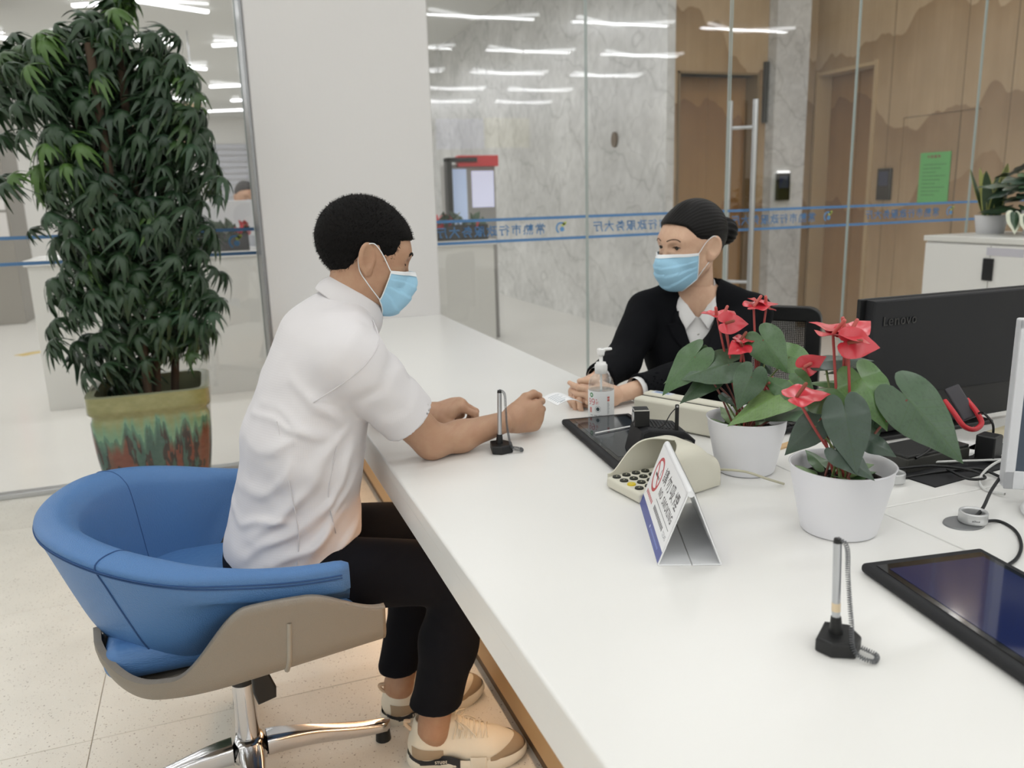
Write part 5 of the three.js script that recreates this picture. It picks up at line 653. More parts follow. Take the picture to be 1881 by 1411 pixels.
  const hairF = (x, y, z) => smax(cap(x, y, z) - 0.0015 * n3(x * 300, y * 300, z * 300), (lineAt(x + 0.004 * n3(x * 120, y * 120, z * 120)) - y) * 0.6, 0.008);
  const hairM = mat('#0b0908', 0.75, { specularIntensity: 0.35 });
  const spikes = []; { const r = rngOf(12); for (let i = 0; i < 5200; i++) { const a = r() * 6.283, c = r() * 2 - 1, s = Math.sqrt(1 - c * c), d = V(s * Math.cos(a), c, s * Math.sin(a)), p = hit(cap, V(-0.01, 0.03, 0), d, 0.2); if (p.y < lineAt(p.x) + 0.003) continue; const n = d.clone().add(V((r() - 0.5) * 0.7 + 0.25 * (p.x > 0 ? 1 : -0.4), (r() - 0.5) * 0.7 - (p.y < 0.05 ? 0.8 : 0), (r() - 0.5) * 0.7)).normalize(), q = new THREE.ConeGeometry(0.0007, 0.007, 3, 1, true); q.translate(0, 0.0028, 0).applyQuaternion(new THREE.Quaternion().setFromUnitVectors(V(0, 1, 0), n)).translate(p.x, p.y, p.z); spikes.push(q); } }
  part('hair', merge([local(netMesh(hairF, [-0.14, -0.11, -0.1], [0.13, 0.16, 0.1], 0.0032), hm), local(merge(spikes), hm)]), hairM, man, 'short black cropped hair');
  // face details (head space)
  const onFace = (y, z, off) => hit(hf, V(0, y, z), V(1, 0, 0), 0.16, off);
  for (const s of [-1, 1]) {
    part('eyebrow', local(tube([0.014, 0.022, 0.032, 0.042, 0.05].map((z, i) => onFace(0.0335 + [0, 0.003, 0.004, 0.002, -0.003][i], s * z, 0.0002)), 0.0028, 24, 6), hm), hairM, man);
    part('eyelid_line', local(tube([0.02, 0.027, 0.034, 0.041, 0.046].map((z, i) => onFace(0.0085 - [0, 0.0015, 0.002, 0.001, -0.001][i], s * z, 0.0002)), 0.0012, 20, 5), hm), mat('#1a120e', 0.6), man);
  }
  const mk = faceMask({ span: 1.2, top: -0.004, topSide: -0.014, bot: -1.05, botSide: -0.35, lowSide: -0.062 });
  const mask = part('face_mask', local(mk.body, hm), maskBlue, man, 'pale blue pleated face mask'); part('nose_strip', local(mk.band, hm), maskWhite, mask); part('border', local(mk.trim, hm), maskWhite, mask);
  for (const s of [1, 0]) { const z = s ? 1 : -1, top = mk.f(s, 0.02, 0.001), bot = mk.f(s, 0.98, 0.001); part('ear_loop', local(tube([top, V(0.012, 0.026, z * 0.082), V(-0.008, 0.036, z * 0.088), V(-0.026, 0.022, z * 0.084), V(-0.03, 0.0, z * 0.079), V(-0.02, -0.03, z * 0.076), V(0.0, -0.05, z * 0.074), bot], 0.0013, 50, 5), hm), maskWhite, mask); }
  // shirt
  const cloth = mat('#dddadb', 0.8, { bumpMap: T.weave, bumpScale: 0.00015, sheen: 0.15, sheenColor: new THREE.Color(0xffffff) });
  // creases: ridges along lines on the shirt [x0, y0, x1, y1, depth, width], seen from the side
  const creases = [[0.02, 0.66, 0.16, 0.8, 0.009, 0.016], [0.0, 0.62, 0.2, 0.74, 0.008, 0.014], [0.06, 0.6, 0.24, 0.7, 0.008, 0.013], [0.12, 0.6, 0.27, 0.78, 0.007, 0.014], [0.03, 0.76, 0.12, 0.83, 0.006, 0.012], [0.2, 0.6, 0.27, 0.66, 0.008, 0.012], [0.1, 0.94, 0.2, 0.87, 0.006, 0.014], [0.14, 1.0, 0.22, 0.9, 0.006, 0.012], [0.05, 0.86, 0.13, 0.88, 0.005, 0.012], [0.06, 0.92, 0.14, 0.9, 0.004, 0.01], [0.16, 0.8, 0.24, 0.88, 0.006, 0.013], [0.19, 0.72, 0.26, 0.84, 0.006, 0.012], [0.0, 0.7, 0.1, 0.71, 0.006, 0.012]];
  const fold = (x, y, z) => { const wx = x + (n3(x * 14, y * 14, z * 14, 8) - 0.5) * 0.035, wy = y + (n3(x * 13 + 9, y * 13, z * 13, 9) - 0.5) * 0.035; let d = (n3(x * 9 + y * 5, y * 11 - x * 7, z * 9, 3) - 0.5) * 0.01 + (n3(x * 26, y * 26, z * 26, 6) - 0.5) * 0.003; for (const [a, b, e, g, dep, wid] of creases) { const dx = e - a, dy = g - b, t = clamp(((wx - a) * dx + (wy - b) * dy) / (dx * dx + dy * dy)), q = Math.hypot(wx - a - dx * t, wy - b - dy * t) / wid; if (q < 3) d -= dep * Math.exp(-q * q) * Math.sin(Math.PI * (0.15 + 0.7 * t)) * (z > zc ? 1 : 0.5); } return d; };
  const t1 = flat(V(0.135, 0.6, zc), 0.178, 0.142, V(0.165, 0.8, zc), 0.168, 0.12, ZA), t2 = flat(V(0.165, 0.8, zc), 0.168, 0.12, V(0.245, 1.005, zc), 0.178, 0.108, ZA), back = flat(V(0.12, 0.86, zc), 0.14, 0.08, V(0.205, 1.06, zc), 0.13, 0.075, ZA);
  const tailB = flat(V(0.07, 0.58, zc), 0.17, 0.1, V(0.12, 0.72, zc), 0.15, 0.1, ZA);
  const yoke = blend([cone(shR.clone().add(V(0, 0.002, 0.004)), 0.064, neck.clone().add(V(-0.004, 0.0, 0)), 0.067), cone(shL.clone().add(V(0, 0.002, -0.004)), 0.064, neck.clone().add(V(-0.004, 0.0, 0)), 0.067)], 0.03);
  const slv = (sh, el) => { const e = sh.clone().lerp(el, 0.69), dir = el.clone().sub(sh).normalize(), out = cone(sh, 0.074, e, 0.067), inn = cone(sh.clone().lerp(el, 0.45), 0.057, el, 0.06); return (x, y, z) => { const k = (x - e.x) * dir.x + (y - e.y) * dir.y + (z - e.z) * dir.z; const w = Math.sin(k * 95 + 5 * n3(x * 14, y * 14, z * 14, 2)) * 0.0025 * smooth(-0.02, -0.08, k) + (n3(x * 20, y * 20, z * 20, 6) - 0.5) * 0.005; return smax(smax(out(x, y, z) + w, k, 0.002), -inn(x, y, z), 0.003); }; };
  const sR = slv(shR, elR), sL = slv(shL, elL), nk = cone(neck.clone().add(V(0.0, -0.0, 0)), 0.064, V(0.345, 1.22, zc), 0.064), hemIn = flat(V(0.12, 0.5, zc), 0.155, 0.115, V(0.14, 0.64, zc), 0.15, 0.105, ZA);
  const shirtF = (x, y, z) => { let d = smin(t1(x, y, z), t2(x, y, z), 0.05); d = smin(d, tailB(x, y, z), 0.05); d = smin(d, back(x, y, z), 0.06); d = smin(d, yoke(x, y, z), 0.05) + fold(x, y, z); d = smin(d, sR(x, y, z), 0.012); d = smin(d, sL(x, y, z), 0.012); d = smax(d, -nk(x, y, z), 0.006); const hem = 0.592 + 0.012 * Math.sin(x * 30) - 0.03 * smooth(0.16, 0.3, x) - (y - 0); d = smax(d, 0.556 + 0.012 * Math.sin(z * 26 + 1) + 0.068 * smooth(0.1, 0.26, x) - y, 0.003); return smax(d, -hemIn(x, y, z), 0.003); };
  const shirt = part('shirt', netMesh(shirtF, [-0.12, 0.52, -2.18], [0.48, 1.2, -1.58], 0.0058), cloth, man, 'white short-sleeved shirt');
  // collar, folded over
  const nd = V(0.52, 0.86, 0).normalize(), cu = V(0, 0, 1), cw = nd.clone().cross(cu).normalize(), cc = V(0.298, 1.142, zc); // cw points to the front
  const col = (u, v) => { const b = mix(-2.85, 2.85, u), front = 0.5 - 0.5 * Math.cos(b), a = b + Math.PI; const r = mix(0.0625, 0.081, v) + 0.006 * Math.sin(v * 3.1), h = mix(0.03 - 0.012 * front, -0.014 - 0.03 * front, v); return cc.clone().addScaledVector(cu, Math.sin(a) * r * 0.97).addScaledVector(cw, Math.cos(a) * r * 1.06).addScaledVector(nd, h); };
  part('collar', sheet(col, 70, 14, 0.0022), cloth, shirt);
  part('shoulder_seam', tube([0, 0.2, 0.4, 0.6, 0.8, 1].map((k) => { const a = mix(-2.2, 1.3, k), ax = elR.clone().sub(shR).normalize(), p0 = shR.clone().addScaledVector(ax, -0.005), u1 = V(0, 0, 1).addScaledVector(ax, -ax.z).normalize(), u2 = ax.clone().cross(u1); const d = u1.multiplyScalar(Math.cos(a)).addScaledVector(u2, Math.sin(a)).normalize(); return hit(shirtF, p0, d, 0.12, 0.0006); }), 0.0016, 40, 5), cloth, shirt);
  for (const pl of [[[0.1, 0.92], [0.11, 0.8], [0.12, 0.68], [0.11, 0.6]], [[0.215, 0.86], [0.19, 0.76], [0.2, 0.66], [0.21, 0.6]]]) part('dart_seam', tube(pl.map(([x, y]) => hit(shirtF, V(x, y, zc), V(0, 0, 1), 0.26, 0.0004)), 0.0013, 40, 5), cloth, shirt);
  // trousers
  const navy = mat('#0e1017', 0.85, { specularIntensity: 0.4, bumpMap: T.weave, bumpScale: 0.0002, sheen: 0.1, sheenColor: new THREE.Color(0x334) });
  const leg = (h, k, a, cut, wid) => { const k2 = k.clone(), out = [cone(h, 0.092, k2, 0.066), cone(k2, 0.066, k2.clone().lerp(a, 0.5), 0.064), cone(k2.clone().lerp(a, 0.5), 0.064, a, wid)], b = blend(out, 0.03), inn = cone(k2.clone().lerp(a, 0.85), 0.04, a.clone().add(V(0, -0.06, 0)), wid - 0.011); return (x, y, z) => { const w = (n3(x * 12, y * 14, z * 12, 4) - 0.5) * 0.01 + Math.sin(x * 60 - y * 50 + z * 30) * 0.002 * smooth(0.14, 0.03, Math.hypot(x - k.x, y - k.y + 0.02)); return smax(smax(b(x, y, z) + w, cut - 0.02 * Math.sin(x * 9) * 0 - y, 0.003), -inn(x, y, z), 0.003); }; };
  const lR = leg(hipR, knR, ankR.clone().add(V(0.006, 0.05, 0.0)), 0.166, 0.062), lL = leg(hipL, knL, ankL.clone().add(V(0.006, 0.05, 0)), 0.15, 0.056), pel = flat(V(0.06, 0.56, zc), 0.17, 0.1, V(0.13, 0.62, zc), 0.155, 0.105, ZA);
  part('trousers', netMesh((x, y, z) => smin(smin(lR(x, y, z), lL(x, y, z), 0.012), smax(pel(x, y, z), y - 0.66, 0.004), 0.03), [-0.08, 0.12, -2.14], [0.62, 0.7, -1.58], 0.0075), navy, man, 'dark navy trousers');
  // shoes: built pointing along x, heel at the origin
  const cream = mat('#e8e0cd', 0.6), taupe = mat('#a8957c', 0.8), dark = mat('#26282c', 0.6), soleW = mat('#e6e1d2', 0.55);
  const shoe = (pos, turn) => {
    const s = new THREE.Group(); s.name = 'shoe'; s.position.copy(pos); s.rotation.y = turn; man.add(s);
    const half = (x) => 0.037 + 0.013 * Math.sin(Math.PI * clamp((x - 0.08) / 0.2)) - 0.006 * smooth(0.12, 0.06, x) * smooth(0.0, 0.06, x), up = (x, y, z) => { const f = ell(0.2, 0.03, 0, 0.085, 0.042, 0.047)(x, y, z), m = flat(V(0.04, 0.05, 0), 0.036, 0.036, V(0.2, 0.04, 0), 0.043, 0.03, ZA)(x, y, z), h = cone(V(0.042, 0.05, 0), 0.04, V(0.046, 0.1, 0), 0.036)(x, y, z), tng = cone(V(0.09, 0.105, 0), 0.024, V(0.165, 0.068, 0), 0.022)(x, y, z); let d = smin(smin(f, m, 0.03), h, 0.03); d = smin(d, tng, 0.03); const ope = flat(V(0.054, 0.132, 0), 0.032, 0.036, V(0.056, 0.18, 0), 0.034, 0.038, ZA)(x, y, z); d = smax(d, -ope, 0.004); return smax(d, 0.018 - y, 0.004); };
    part('upper', netMesh(up, [-0.01, 0.005, -0.06], [0.3, 0.14, 0.06], 0.0035), cream, s);
    const soleAt = (o, y0, y1, xa, xb, mt, nm) => part(nm, sheet((u, v) => { const a = u * Math.PI * 2, x = mix(xa, xb, (1 - Math.cos(a)) / 2), e = Math.sqrt(Math.max(0, 1 - Math.abs(Math.cos(a)) ** 7)), z = Math.sign(Math.sin(a)) * (half(x) + o) * e, bl = Math.sin(v * Math.PI) * 0.003, toe = 0.012 * smooth(0.22, 0.29, x); return V(x + (x > 0.15 ? bl : -bl), mix(y0, y1, v) + toe * (1 - v * 0.4), z + Math.sign(z) * bl); }, 72, 8), mt, s);
    soleAt(0.004, 0.0, 0.03, -0.006, 0.288, soleW, 'sole'); part('sole_floor', sheet((u, v) => { const a = u * Math.PI * 2, x = mix(-0.006, 0.288, (1 - Math.cos(a)) / 2), e = Math.sqrt(Math.max(0, 1 - Math.abs(Math.cos(a)) ** 7)); return V(mix(0.14, x, v), 0.002 + 0.012 * smooth(0.22, 0.29, x) * v, Math.sign(Math.sin(a)) * (half(x) + 0.004) * e * v); }, 72, 3), soleW, s);
    const hitz = (x, y, sg, off) => { const p = hit(up, V(x, y, 0), V(0, 0, sg), 0.09, off); return p; };
    for (const sg of [-1, 1]) {
      part('sole_band', sheet((u, v) => { const x = mix(-0.0, 0.125, u), top = 0.036 - 0.006 * Math.sin(u * 6), z = (half(x) + 0.0075) * Math.sqrt(Math.max(0.04, 1 - Math.abs(1 - 2 * (x + 0.006) / 0.294) ** 7)); return V(x, mix(0.014, top, v) - 0.003 * u, sg * z); }, 24, 4, 0.0016 * sg), dark, s, 'dark band around the heel of the sole');
      part('heel_patch', sheet((u, v) => hitz(mix(0.008, 0.085, u), mix(0.03, 0.066 - 0.012 * u, v), sg, 0.0012), 16, 8), taupe, s, 'taupe suede heel patch');
      part('toe_cap', sheet((u, v) => { const a = mix(0.15, 1.5, u), el = mix(0.0, 0.5 - 0.3 * u * u, v); return hit(up, V(0.195, 0.026, 0), V(Math.cos(a) * Math.cos(el), Math.sin(el), sg * Math.sin(a) * Math.cos(el)), 0.13, 0.0012); }, 18, 8), taupe, s, 'taupe suede toe cap');
      part('sole_patch', sheet((u, v) => V(mix(0.15, 0.19, u), mix(0.012, 0.04, v), sg * (half(mix(0.15, 0.19, u)) + 0.0075)), 6, 3, 0.002 * sg), soleW, s);
    }
    part('toe_cap', sheet((u, v) => { const a = mix(-0.16, 0.16, u), el = mix(0, 0.5, v); return hit(up, V(0.195, 0.026, 0), V(Math.cos(a) * Math.cos(el), Math.sin(el), Math.sin(a) * Math.cos(el)), 0.13, 0.0012); }, 8, 8), taupe, s);
    const lace = []; for (let i = 0; i < 6; i++) { const x = 0.108 + i * 0.0145; for (const k of [-1, 1]) lace.push(tube([-1, -0.5, 0, 0.5, 1].map((q) => hit(up, V(x + q * k * 0.006, 0.03, 0), V(0.12, 0.75, q * 0.5).normalize(), 0.14, 0.0018)), 0.0018, 16, 5)); } for (const k of [-1, 1]) { lace.push(tube([[0.112, 0.108, 0], [0.12, 0.118, k * 0.02], [0.14, 0.108, k * 0.04], [0.128, 0.1, k * 0.03], [0.112, 0.107, 0]], 0.0017, 24, 5)); lace.push(tube([[0.112, 0.108, 0], [0.14, 0.106, k * 0.02], [0.165, 0.085, k * 0.034]], 0.0016, 16, 5)); }
    part('laces', merge(lace), cream, s);
    part('pull_tab', tube([[0.008, 0.088, 0], [-0.004, 0.1, 0], [-0.008, 0.112, 0], [0.006, 0.112, 0]], 0.005, 16, 6), mat('#dcc1a4', 0.7), s);
    const tx = drawn(256, 64, (c) => { c.fillStyle = '#26282c'; c.fillRect(0, 0, 256, 64); c.fillStyle = '#e6e1d2'; c.font = 'bold 54px sans-serif'; c.fillText('STUDIO', 14, 52); }); part('sole_lettering', new THREE.PlaneGeometry(0.05, 0.0125).translate(0.085, 0.024, half(0.085) + 0.0105), mat(0xffffff, 0.6, { map: tx }), s);
    s.userData.label = 'cream sneaker with taupe patches and dark heel band'; return s;
  };
  shoe(V(0.345, 0, -1.765), -0.3); shoe(V(0.318, 0, -1.945), 0.12);
}
// ---------------------------------------------------------------- the woman behind the counter
{
  const wo = thing('person', 'smiling woman in black suit and face mask sitting behind the counter', 'person', [0, 0, 0]);
  const sk = skin('#e6bc9f'), d = V(-0.53, 0, 0.848).normalize(), W = V(0.848, 0, 0.53).normalize();
  const C = V(1.455, 0, -2.235), at3 = (w, y, f) => V(C.x + W.x * w + d.x * f, y, C.z + W.z * w + d.z * f);
  const neck = at3(-0.005, 1.038, 0.0), headO = onZ(1270, 454, -2.215);
  const face = V(-0.985, -0.09, 0.17).normalize(), hm = frame(headO, face, V(-0.06, 1, 0.03), 1.03), hi = hm.clone().invert().elements;
  const hf = headField({ slit: 0.0026 }), inHead = (x, y, z) => hf(hi[0] * x + hi[4] * y + hi[8] * z + hi[12], hi[1] * x + hi[5] * y + hi[9] * z + hi[13], hi[2] * x + hi[6] * y + hi[10] * z + hi[14]) * 1.03;
  const neckT = V(0.0, 0.0, 0).addScaledVector(face, -0.022).add(headO).add(V(0, -0.045, 0)), neckS = cone(neck.clone().add(V(0, -0.03, 0)), 0.054, neckT, 0.048);
  const shL = at3(0.165, 0.98, -0.005), shR = at3(-0.165, 0.985, -0.005), elL = V(1.36, 0.835, -2.07), wrL = onZ(1126, 728, -1.99), elR = onZ(1143, 662, -2.22), wrR = onZ(1088, 704, -2.07);
  const hL = hand(wrL, V(-1, 0.06, 0.16), V(0.1, -0.1, 1), V(0, 1, 0), { curl: [[40, 34, 18], [48, 46, 24], [54, 54, 28], [60, 58, 30]], spread: 3, thumb: [[0.85, 0.45, -0.3], [0.95, 0.12, -0.2], [1, -0.05, -0.15]], scale: 0.88 });
  const hR = hand(wrR, V(-0.8, -0.05, 0.42), V(0.1, 1, -0.25), V(0.2, 0, 1), { curl: [[34, 46, 24], [42, 54, 28], [50, 58, 30], [55, 58, 30]], spread: 3, thumb: [[0.8, 0.5, -0.4], [0.95, 0.2, -0.25], [1, 0, -0.1]], scale: 0.88 });
  const armL = blend([cone(shL, 0.05, elL, 0.036), cone(elL, 0.037, wrL, 0.0225)], 0.02), armR = blend([cone(shR, 0.05, elR, 0.036), cone(elR, 0.037, wrR, 0.0225)], 0.02);
  const hip = at3(0.02, 0.5, -0.08), chest = at3(0, 0.86, 0.0), torso = blend([flat(hip, 0.15, 0.1, at3(0, 0.68, -0.03), 0.11, 0.075, W), flat(at3(0, 0.68, -0.03), 0.11, 0.075, chest, 0.12, 0.075, W), cone(shL, 0.048, neck, 0.045), cone(shR, 0.048, neck, 0.045), flat(chest, 0.12, 0.075, at3(0, 0.94, -0.005), 0.11, 0.055, W)], 0.05);
  const thigh = [cone(at3(0.08, 0.5, -0.05), 0.075, at3(0.1, 0.5, 0.3), 0.055), cone(at3(-0.08, 0.5, -0.05), 0.075, at3(-0.1, 0.5, 0.3), 0.055), cone(at3(0.1, 0.5, 0.3), 0.055, at3(0.1, 0.08, 0.26), 0.036), cone(at3(-0.1, 0.5, 0.3), 0.055, at3(-0.1, 0.08, 0.26), 0.036)];
  const body = (x, y, z) => { let q = smin(torso(x, y, z), neckS(x, y, z), 0.03); q = smin(q, armL(x, y, z), 0.02); q = smin(q, armR(x, y, z), 0.02); for (const t of thigh) q = smin(q, t(x, y, z), 0.03); return q; };
  part('body', merge([netMesh(body, [0.9, 0.0, -2.55], [1.75, 1.06, -1.75], 0.012), netMesh((x, y, z) => smax(smin(inHead(x, y, z), neckS(x, y, z), 0.02), 0.99 - y, 0.002), [headO.x - 0.16, 0.985, headO.z - 0.15], [headO.x + 0.16, 1.36, headO.z + 0.15], 0.0025), netMesh(hL.onArm(armL), ...bounds(hL.pts, 0.026), 0.0026), netMesh(hR.onArm(armR), ...bounds(hR.pts, 0.026), 0.0026)]), sk, wo);
  // hair combed back into a low bun
  const cap = blend([ell(-0.016, 0.043, 0, 0.108, 0.1, 0.083), ell(0.022, 0.05, 0, 0.084, 0.062, 0.074)], 0.02), line = [[-0.14, -0.06], [-0.08, -0.058], [-0.05, -0.045], [-0.032, -0.01], [-0.012, 0.028], [0.004, 0.024], [0.02, 0.008], [0.034, 0.012], [0.05, 0.046], [0.065, 0.07], [0.085, 0.08], [0.14, 0.085]], lineAt = (x) => { for (let i = 1; i < line.length; i++) if (x <= line[i][0]) return mix(line[i - 1][1], line[i][1], (x - line[i - 1][0]) / (line[i][0] - line[i - 1][0])); return 0.09; };
  const bun = ell(-0.137, 0.03, 0, 0.036, 0.042, 0.042);
  const hairF = (x, y, z) => { const a = Math.atan2(z, y - 0.02), s = Math.sin(a * 60 + 4 * n3(x * 30, a * 6, 0)) * 0.0004; let q = smax(cap(x, y, z) + s, (lineAt(x) - y) * 0.6, 0.008); const w = Math.atan2(y - 0.015, z); return smin(q, bun(x, y, z) + Math.sin(w * 14 + x * 160) * 0.0012, 0.012); };
  const hairM = mat('#0a0807', 0.5, { specularIntensity: 0.4 });
  part('hair', local(netMesh(hairF, [-0.19, -0.09, -0.1], [0.13, 0.16, 0.1], 0.0027), hm), hairM, wo, 'black hair combed back into a low bun');
  const onFace = (y, z, off) => hit(hf, V(0, y, z), V(1, 0, 0), 0.16, off);
  const wips = mat('#241a15', 0.6);
  for (const s of [-1, 1]) {
    part('eyebrow', local(tube([0.012, 0.022, 0.033, 0.044, 0.052].map((z, i) => onFace(0.034 + [-0.002, 0.002, 0.004, 0.002, -0.004][i], s * z, -0.0004)), 0.0019, 24, 6), hm), mat('#5d4638', 0.8), wo);
    const eye = part('eye', local(new THREE.SphereGeometry(0.0118, 24, 18).translate(0.0775, 0.0112, s * 0.032), hm), mat('#d8d2cc', 0.2), wo);
    part('iris', local(new THREE.SphereGeometry(0.0075, 16, 12).scale(0.5, 1, 1).translate(0.0873, 0.0112, s * 0.034), hm), mat('#1b120d', 0.15), eye);
    part('eyelashes', local(tube([0.019, 0.026, 0.033, 0.04, 0.0475].map((z, i) => onFace(0.0125 + [-0.001, 0.0022, 0.0032, 0.0022, -0.0012][i], s * z, 0.0004)), 0.0009, 24, 5), hm), wips, wo);
  }
  const mk = faceMask({ span: 1.28, top: -0.005, topSide: -0.008, bot: -1.05, botSide: -0.35, lowSide: -0.062 });
  const mask = part('face_mask', local(mk.body, hm), maskBlue, wo, 'pale blue pleated face mask with a white top edge'); part('nose_strip', local(mk.band, hm), maskWhite, mask); part('border', local(mk.trim, hm), maskWhite, mask);
  for (const s of [1, 0]) { const z = s ? 1 : -1, top = mk.f(s, 0.02, 0.001), bot = mk.f(s, 0.98, 0.001); part('ear_loop', local(tube([top, V(0.012, 0.024, z * 0.082), V(-0.008, 0.036, z * 0.089), V(-0.026, 0.022, z * 0.085), V(-0.03, 0.0, z * 0.08), V(-0.018, -0.028, z * 0.077), V(0.002, -0.04, z * 0.075), bot], 0.0012, 50, 5), hm), maskWhite, mask); }
  // clothes
  const suit = mat('#0b0c10', 0.9, { specularIntensity: 0.35, bumpMap: T.weave, bumpScale: 0.0002 }), shirtM = mat('#e2e1e0', 0.75);
  const loc = (x, y, z) => { const px = x - C.x, pz = z - C.z; return [px * W.x + pz * W.z, px * d.x + pz * d.z]; };
  const wr = (x, y, z) => (n3(x * 12, y * 12, z * 12, 5) - 0.5) * 0.008 + (n3(x * 28, y * 28, z * 28, 6) - 0.5) * 0.003;
  const bust = blend([ell(0, 0, 0, 1, 1, 1)], 0.01), t1 = flat(hip, 0.17, 0.12, at3(0, 0.68, -0.03), 0.135, 0.105, W), t2 = flat(at3(0, 0.68, -0.03), 0.135, 0.105, chest, 0.152, 0.108, W), t3 = flat(chest, 0.15, 0.106, at3(0, 0.945, -0.006), 0.135, 0.082, W), bl = cone(at3(0.07, 0.83, 0.05), 0.07, at3(0.05, 0.8, 0.04), 0.07), br = cone(at3(-0.07, 0.83, 0.05), 0.07, at3(-0.05, 0.8, 0.04), 0.07);
  const yk = blend([cone(shL, 0.062, neck.clone().add(V(0, 0.018, 0)).addScaledVector(d, -0.016), 0.059), cone(shR, 0.062, neck.clone().add(V(0, 0.018, 0)).addScaledVector(d, -0.016), 0.059)], 0.03);
  const core = (x, y, z) => { let q = smin(smin(t1(x, y, z), t2(x, y, z), 0.05), t3(x, y, z), 0.05); q = smin(q, smin(bl(x, y, z), br(x, y, z), 0.04), 0.04); return smin(q, yk(x, y, z), 0.05); };
  const nkCut = cone(neck.clone().add(V(0, 0.0, 0)), 0.05, neckT, 0.056);
  part('shirt', netMesh((x, y, z) => { const [w, f] = loc(x, y, z); let q = smax(smax(core(x, y, z) + 0.011, -nkCut(x, y, z), 0.004), 0.62 - y, 0.002); if (f > 0) q = smax(q, (y - (neck.y - 0.062 + 1.7 * Math.abs(w))) * 0.5, 0.002); return q; }, [1.2, 0.6, -2.45], [1.72, 1.06, -2.0], 0.006), shirtM, wo, 'white shirt');
  const slv = (s, e, w, endk, r1) => { const en = e.clone().lerp(w, endk), dir = w.clone().sub(e).normalize(), o = blend([cone(s, 0.066, e, 0.056), cone(e, 0.056, en, r1)], 0.02), inn = cone(e.clone().lerp(w, 0.3), 0.036, w.clone().addScaledVector(dir, 0.06), 0.034); return (x, y, z) => { const k = (x - en.x) * dir.x + (y - en.y) * dir.y + (z - en.z) * dir.z; return smax(smax(o(x, y, z) + wr(x, y, z), k, 0.002), -inn(x, y, z), 0.002); }; };
  const sL = slv(shL, elL, wrL, 0.72, 0.043), sR = slv(shR, elR, wrR, 0.78, 0.044);
  const jk = cone(neck.clone().add(V(0, 0.005, 0)).addScaledVector(d, 0.006), 0.066, neckT.clone().add(V(0, 0.06, 0)), 0.07);
  const jacketG = (x, y, z) => { const [w, f] = loc(x, y, z); let q = core(x, y, z) + wr(x, y, z) * 0.7 - 0.002; const hw = 0.054 * clamp((y - 0.845) / 0.13) ** 0.85 - 0.002; if (f > -0.03) q = smax(q, Math.min(hw - Math.abs(w), 0.02), 0.003); q = smax(q, -jk(x, y, z), 0.004); q = smin(q, sL(x, y, z), 0.015); return smin(q, sR(x, y, z), 0.015); };
  const jacket = part('jacket', netMesh((x, y, z) => smax(jacketG(x, y, z), 0.52 - y, 0.003), [0.95, 0.5, -2.5], [1.8, 1.08, -1.85], 0.0058), suit, wo, 'black suit jacket');
  // lapels lie over the jacket front
  for (const s of [-1, 1]) {
    const lap = (pts) => { const g = sheet((u, v) => { const y = mix(0.85, 1.0, u), inn = 0.054 * clamp((y - 0.845) / 0.13) ** 0.85, wd = 0.05 * Math.sin(Math.PI * clamp(u * 0.72 + 0.02)) * (u > 0.74 ? 0.62 : 1), w = s * (inn - 0.004 + wd * v); const o = at3(w, y, 0); return hit(jacketG, o, d, 0.22, 0.004 + 0.004 * Math.sin(v * 3)); }, 40, 8, 0.002); return g; };
    part('lapel', lap(), suit, jacket);
    // shirt collar leaf
    const bi = (A, B, C2, D, u, v) => A.clone().multiplyScalar((1 - u) * (1 - v)).addScaledVector(B, u * (1 - v)).addScaledVector(C2, u * v).addScaledVector(D, (1 - u) * v);
    const A = at3(s * 0.05 - 0.005, neck.y + 0.05, 0.006), B = at3(s * 0.006 - 0.003, neck.y - 0.056, 0.072), C2 = at3(s * 0.034 - 0.003, neck.y - 0.092, 0.088), D = at3(s * 0.066 - 0.005, neck.y + 0.006, 0.026);
    const leafc = merge([sheet((u, v) => { const p = bi(A, B, C2, D, u, v); return p.addScaledVector(d, 0.01 * Math.sin(Math.PI * v) * (1 - u * 0.5) + 0.008 * Math.sin(Math.PI * u)).addScaledVector(W, s * 0.012 * Math.sin(Math.PI * u) * (1 - v * 0.3)); }, 20, 8, 0.002), sheet((u, v) => { const a = mix(1.45, 3.2, u), dirv = W.clone().multiplyScalar(s * Math.sin(a)).addScaledVector(d, Math.cos(a)); const p = at3(-0.005, neck.y, 0).addScaledVector(dirv, mix(0.051, 0.068, v)); p.y += mix(0.05 + 0.012 * u, 0.004 + 0.02 * u, v); return p; }, 20, 6, 0.002)]);
    part('shirt_collar', leafc, shirtM, wo);
  }
  for (let i = 0; i < 4; i++) { const p = hit((x, y, z) => core(x, y, z) + 0.011, at3(0, 0.93 - i * 0.035, 0), d, 0.2, 0.001); part('shirt_button', new THREE.SphereGeometry(0.0035, 10, 8).translate(p.x, p.y, p.z), mat(0xdad8d2, 0.4), wo); }
  const cuff = (w, e, r) => { const a = w.clone().lerp(e, 0.12), b = w.clone().lerp(e, 0.36); const g = rod(b, a, r, r * 0.9, 28); return g; };
  const tubeOpen = (a, b, r0, r1) => { const D = b.clone().sub(a), g = new THREE.CylinderGeometry(r1, r0, D.length(), 32, 1, true); g.translate(0, D.length() / 2, 0).applyQuaternion(new THREE.Quaternion().setFromUnitVectors(V(0, 1, 0), D.normalize())).translate(a.x, a.y, a.z); return g; };
  part('shirt_cuff', tubeOpen(wrL.clone().lerp(elL, 0.4), wrL.clone().lerp(elL, 0.235), 0.036, 0.0355), shirtM, wo); part('shirt_cuff', tubeOpen(wrR.clone().lerp(elR, 0.35), wrR.clone().lerp(elR, 0.19), 0.036, 0.0355), shirtM, wo);
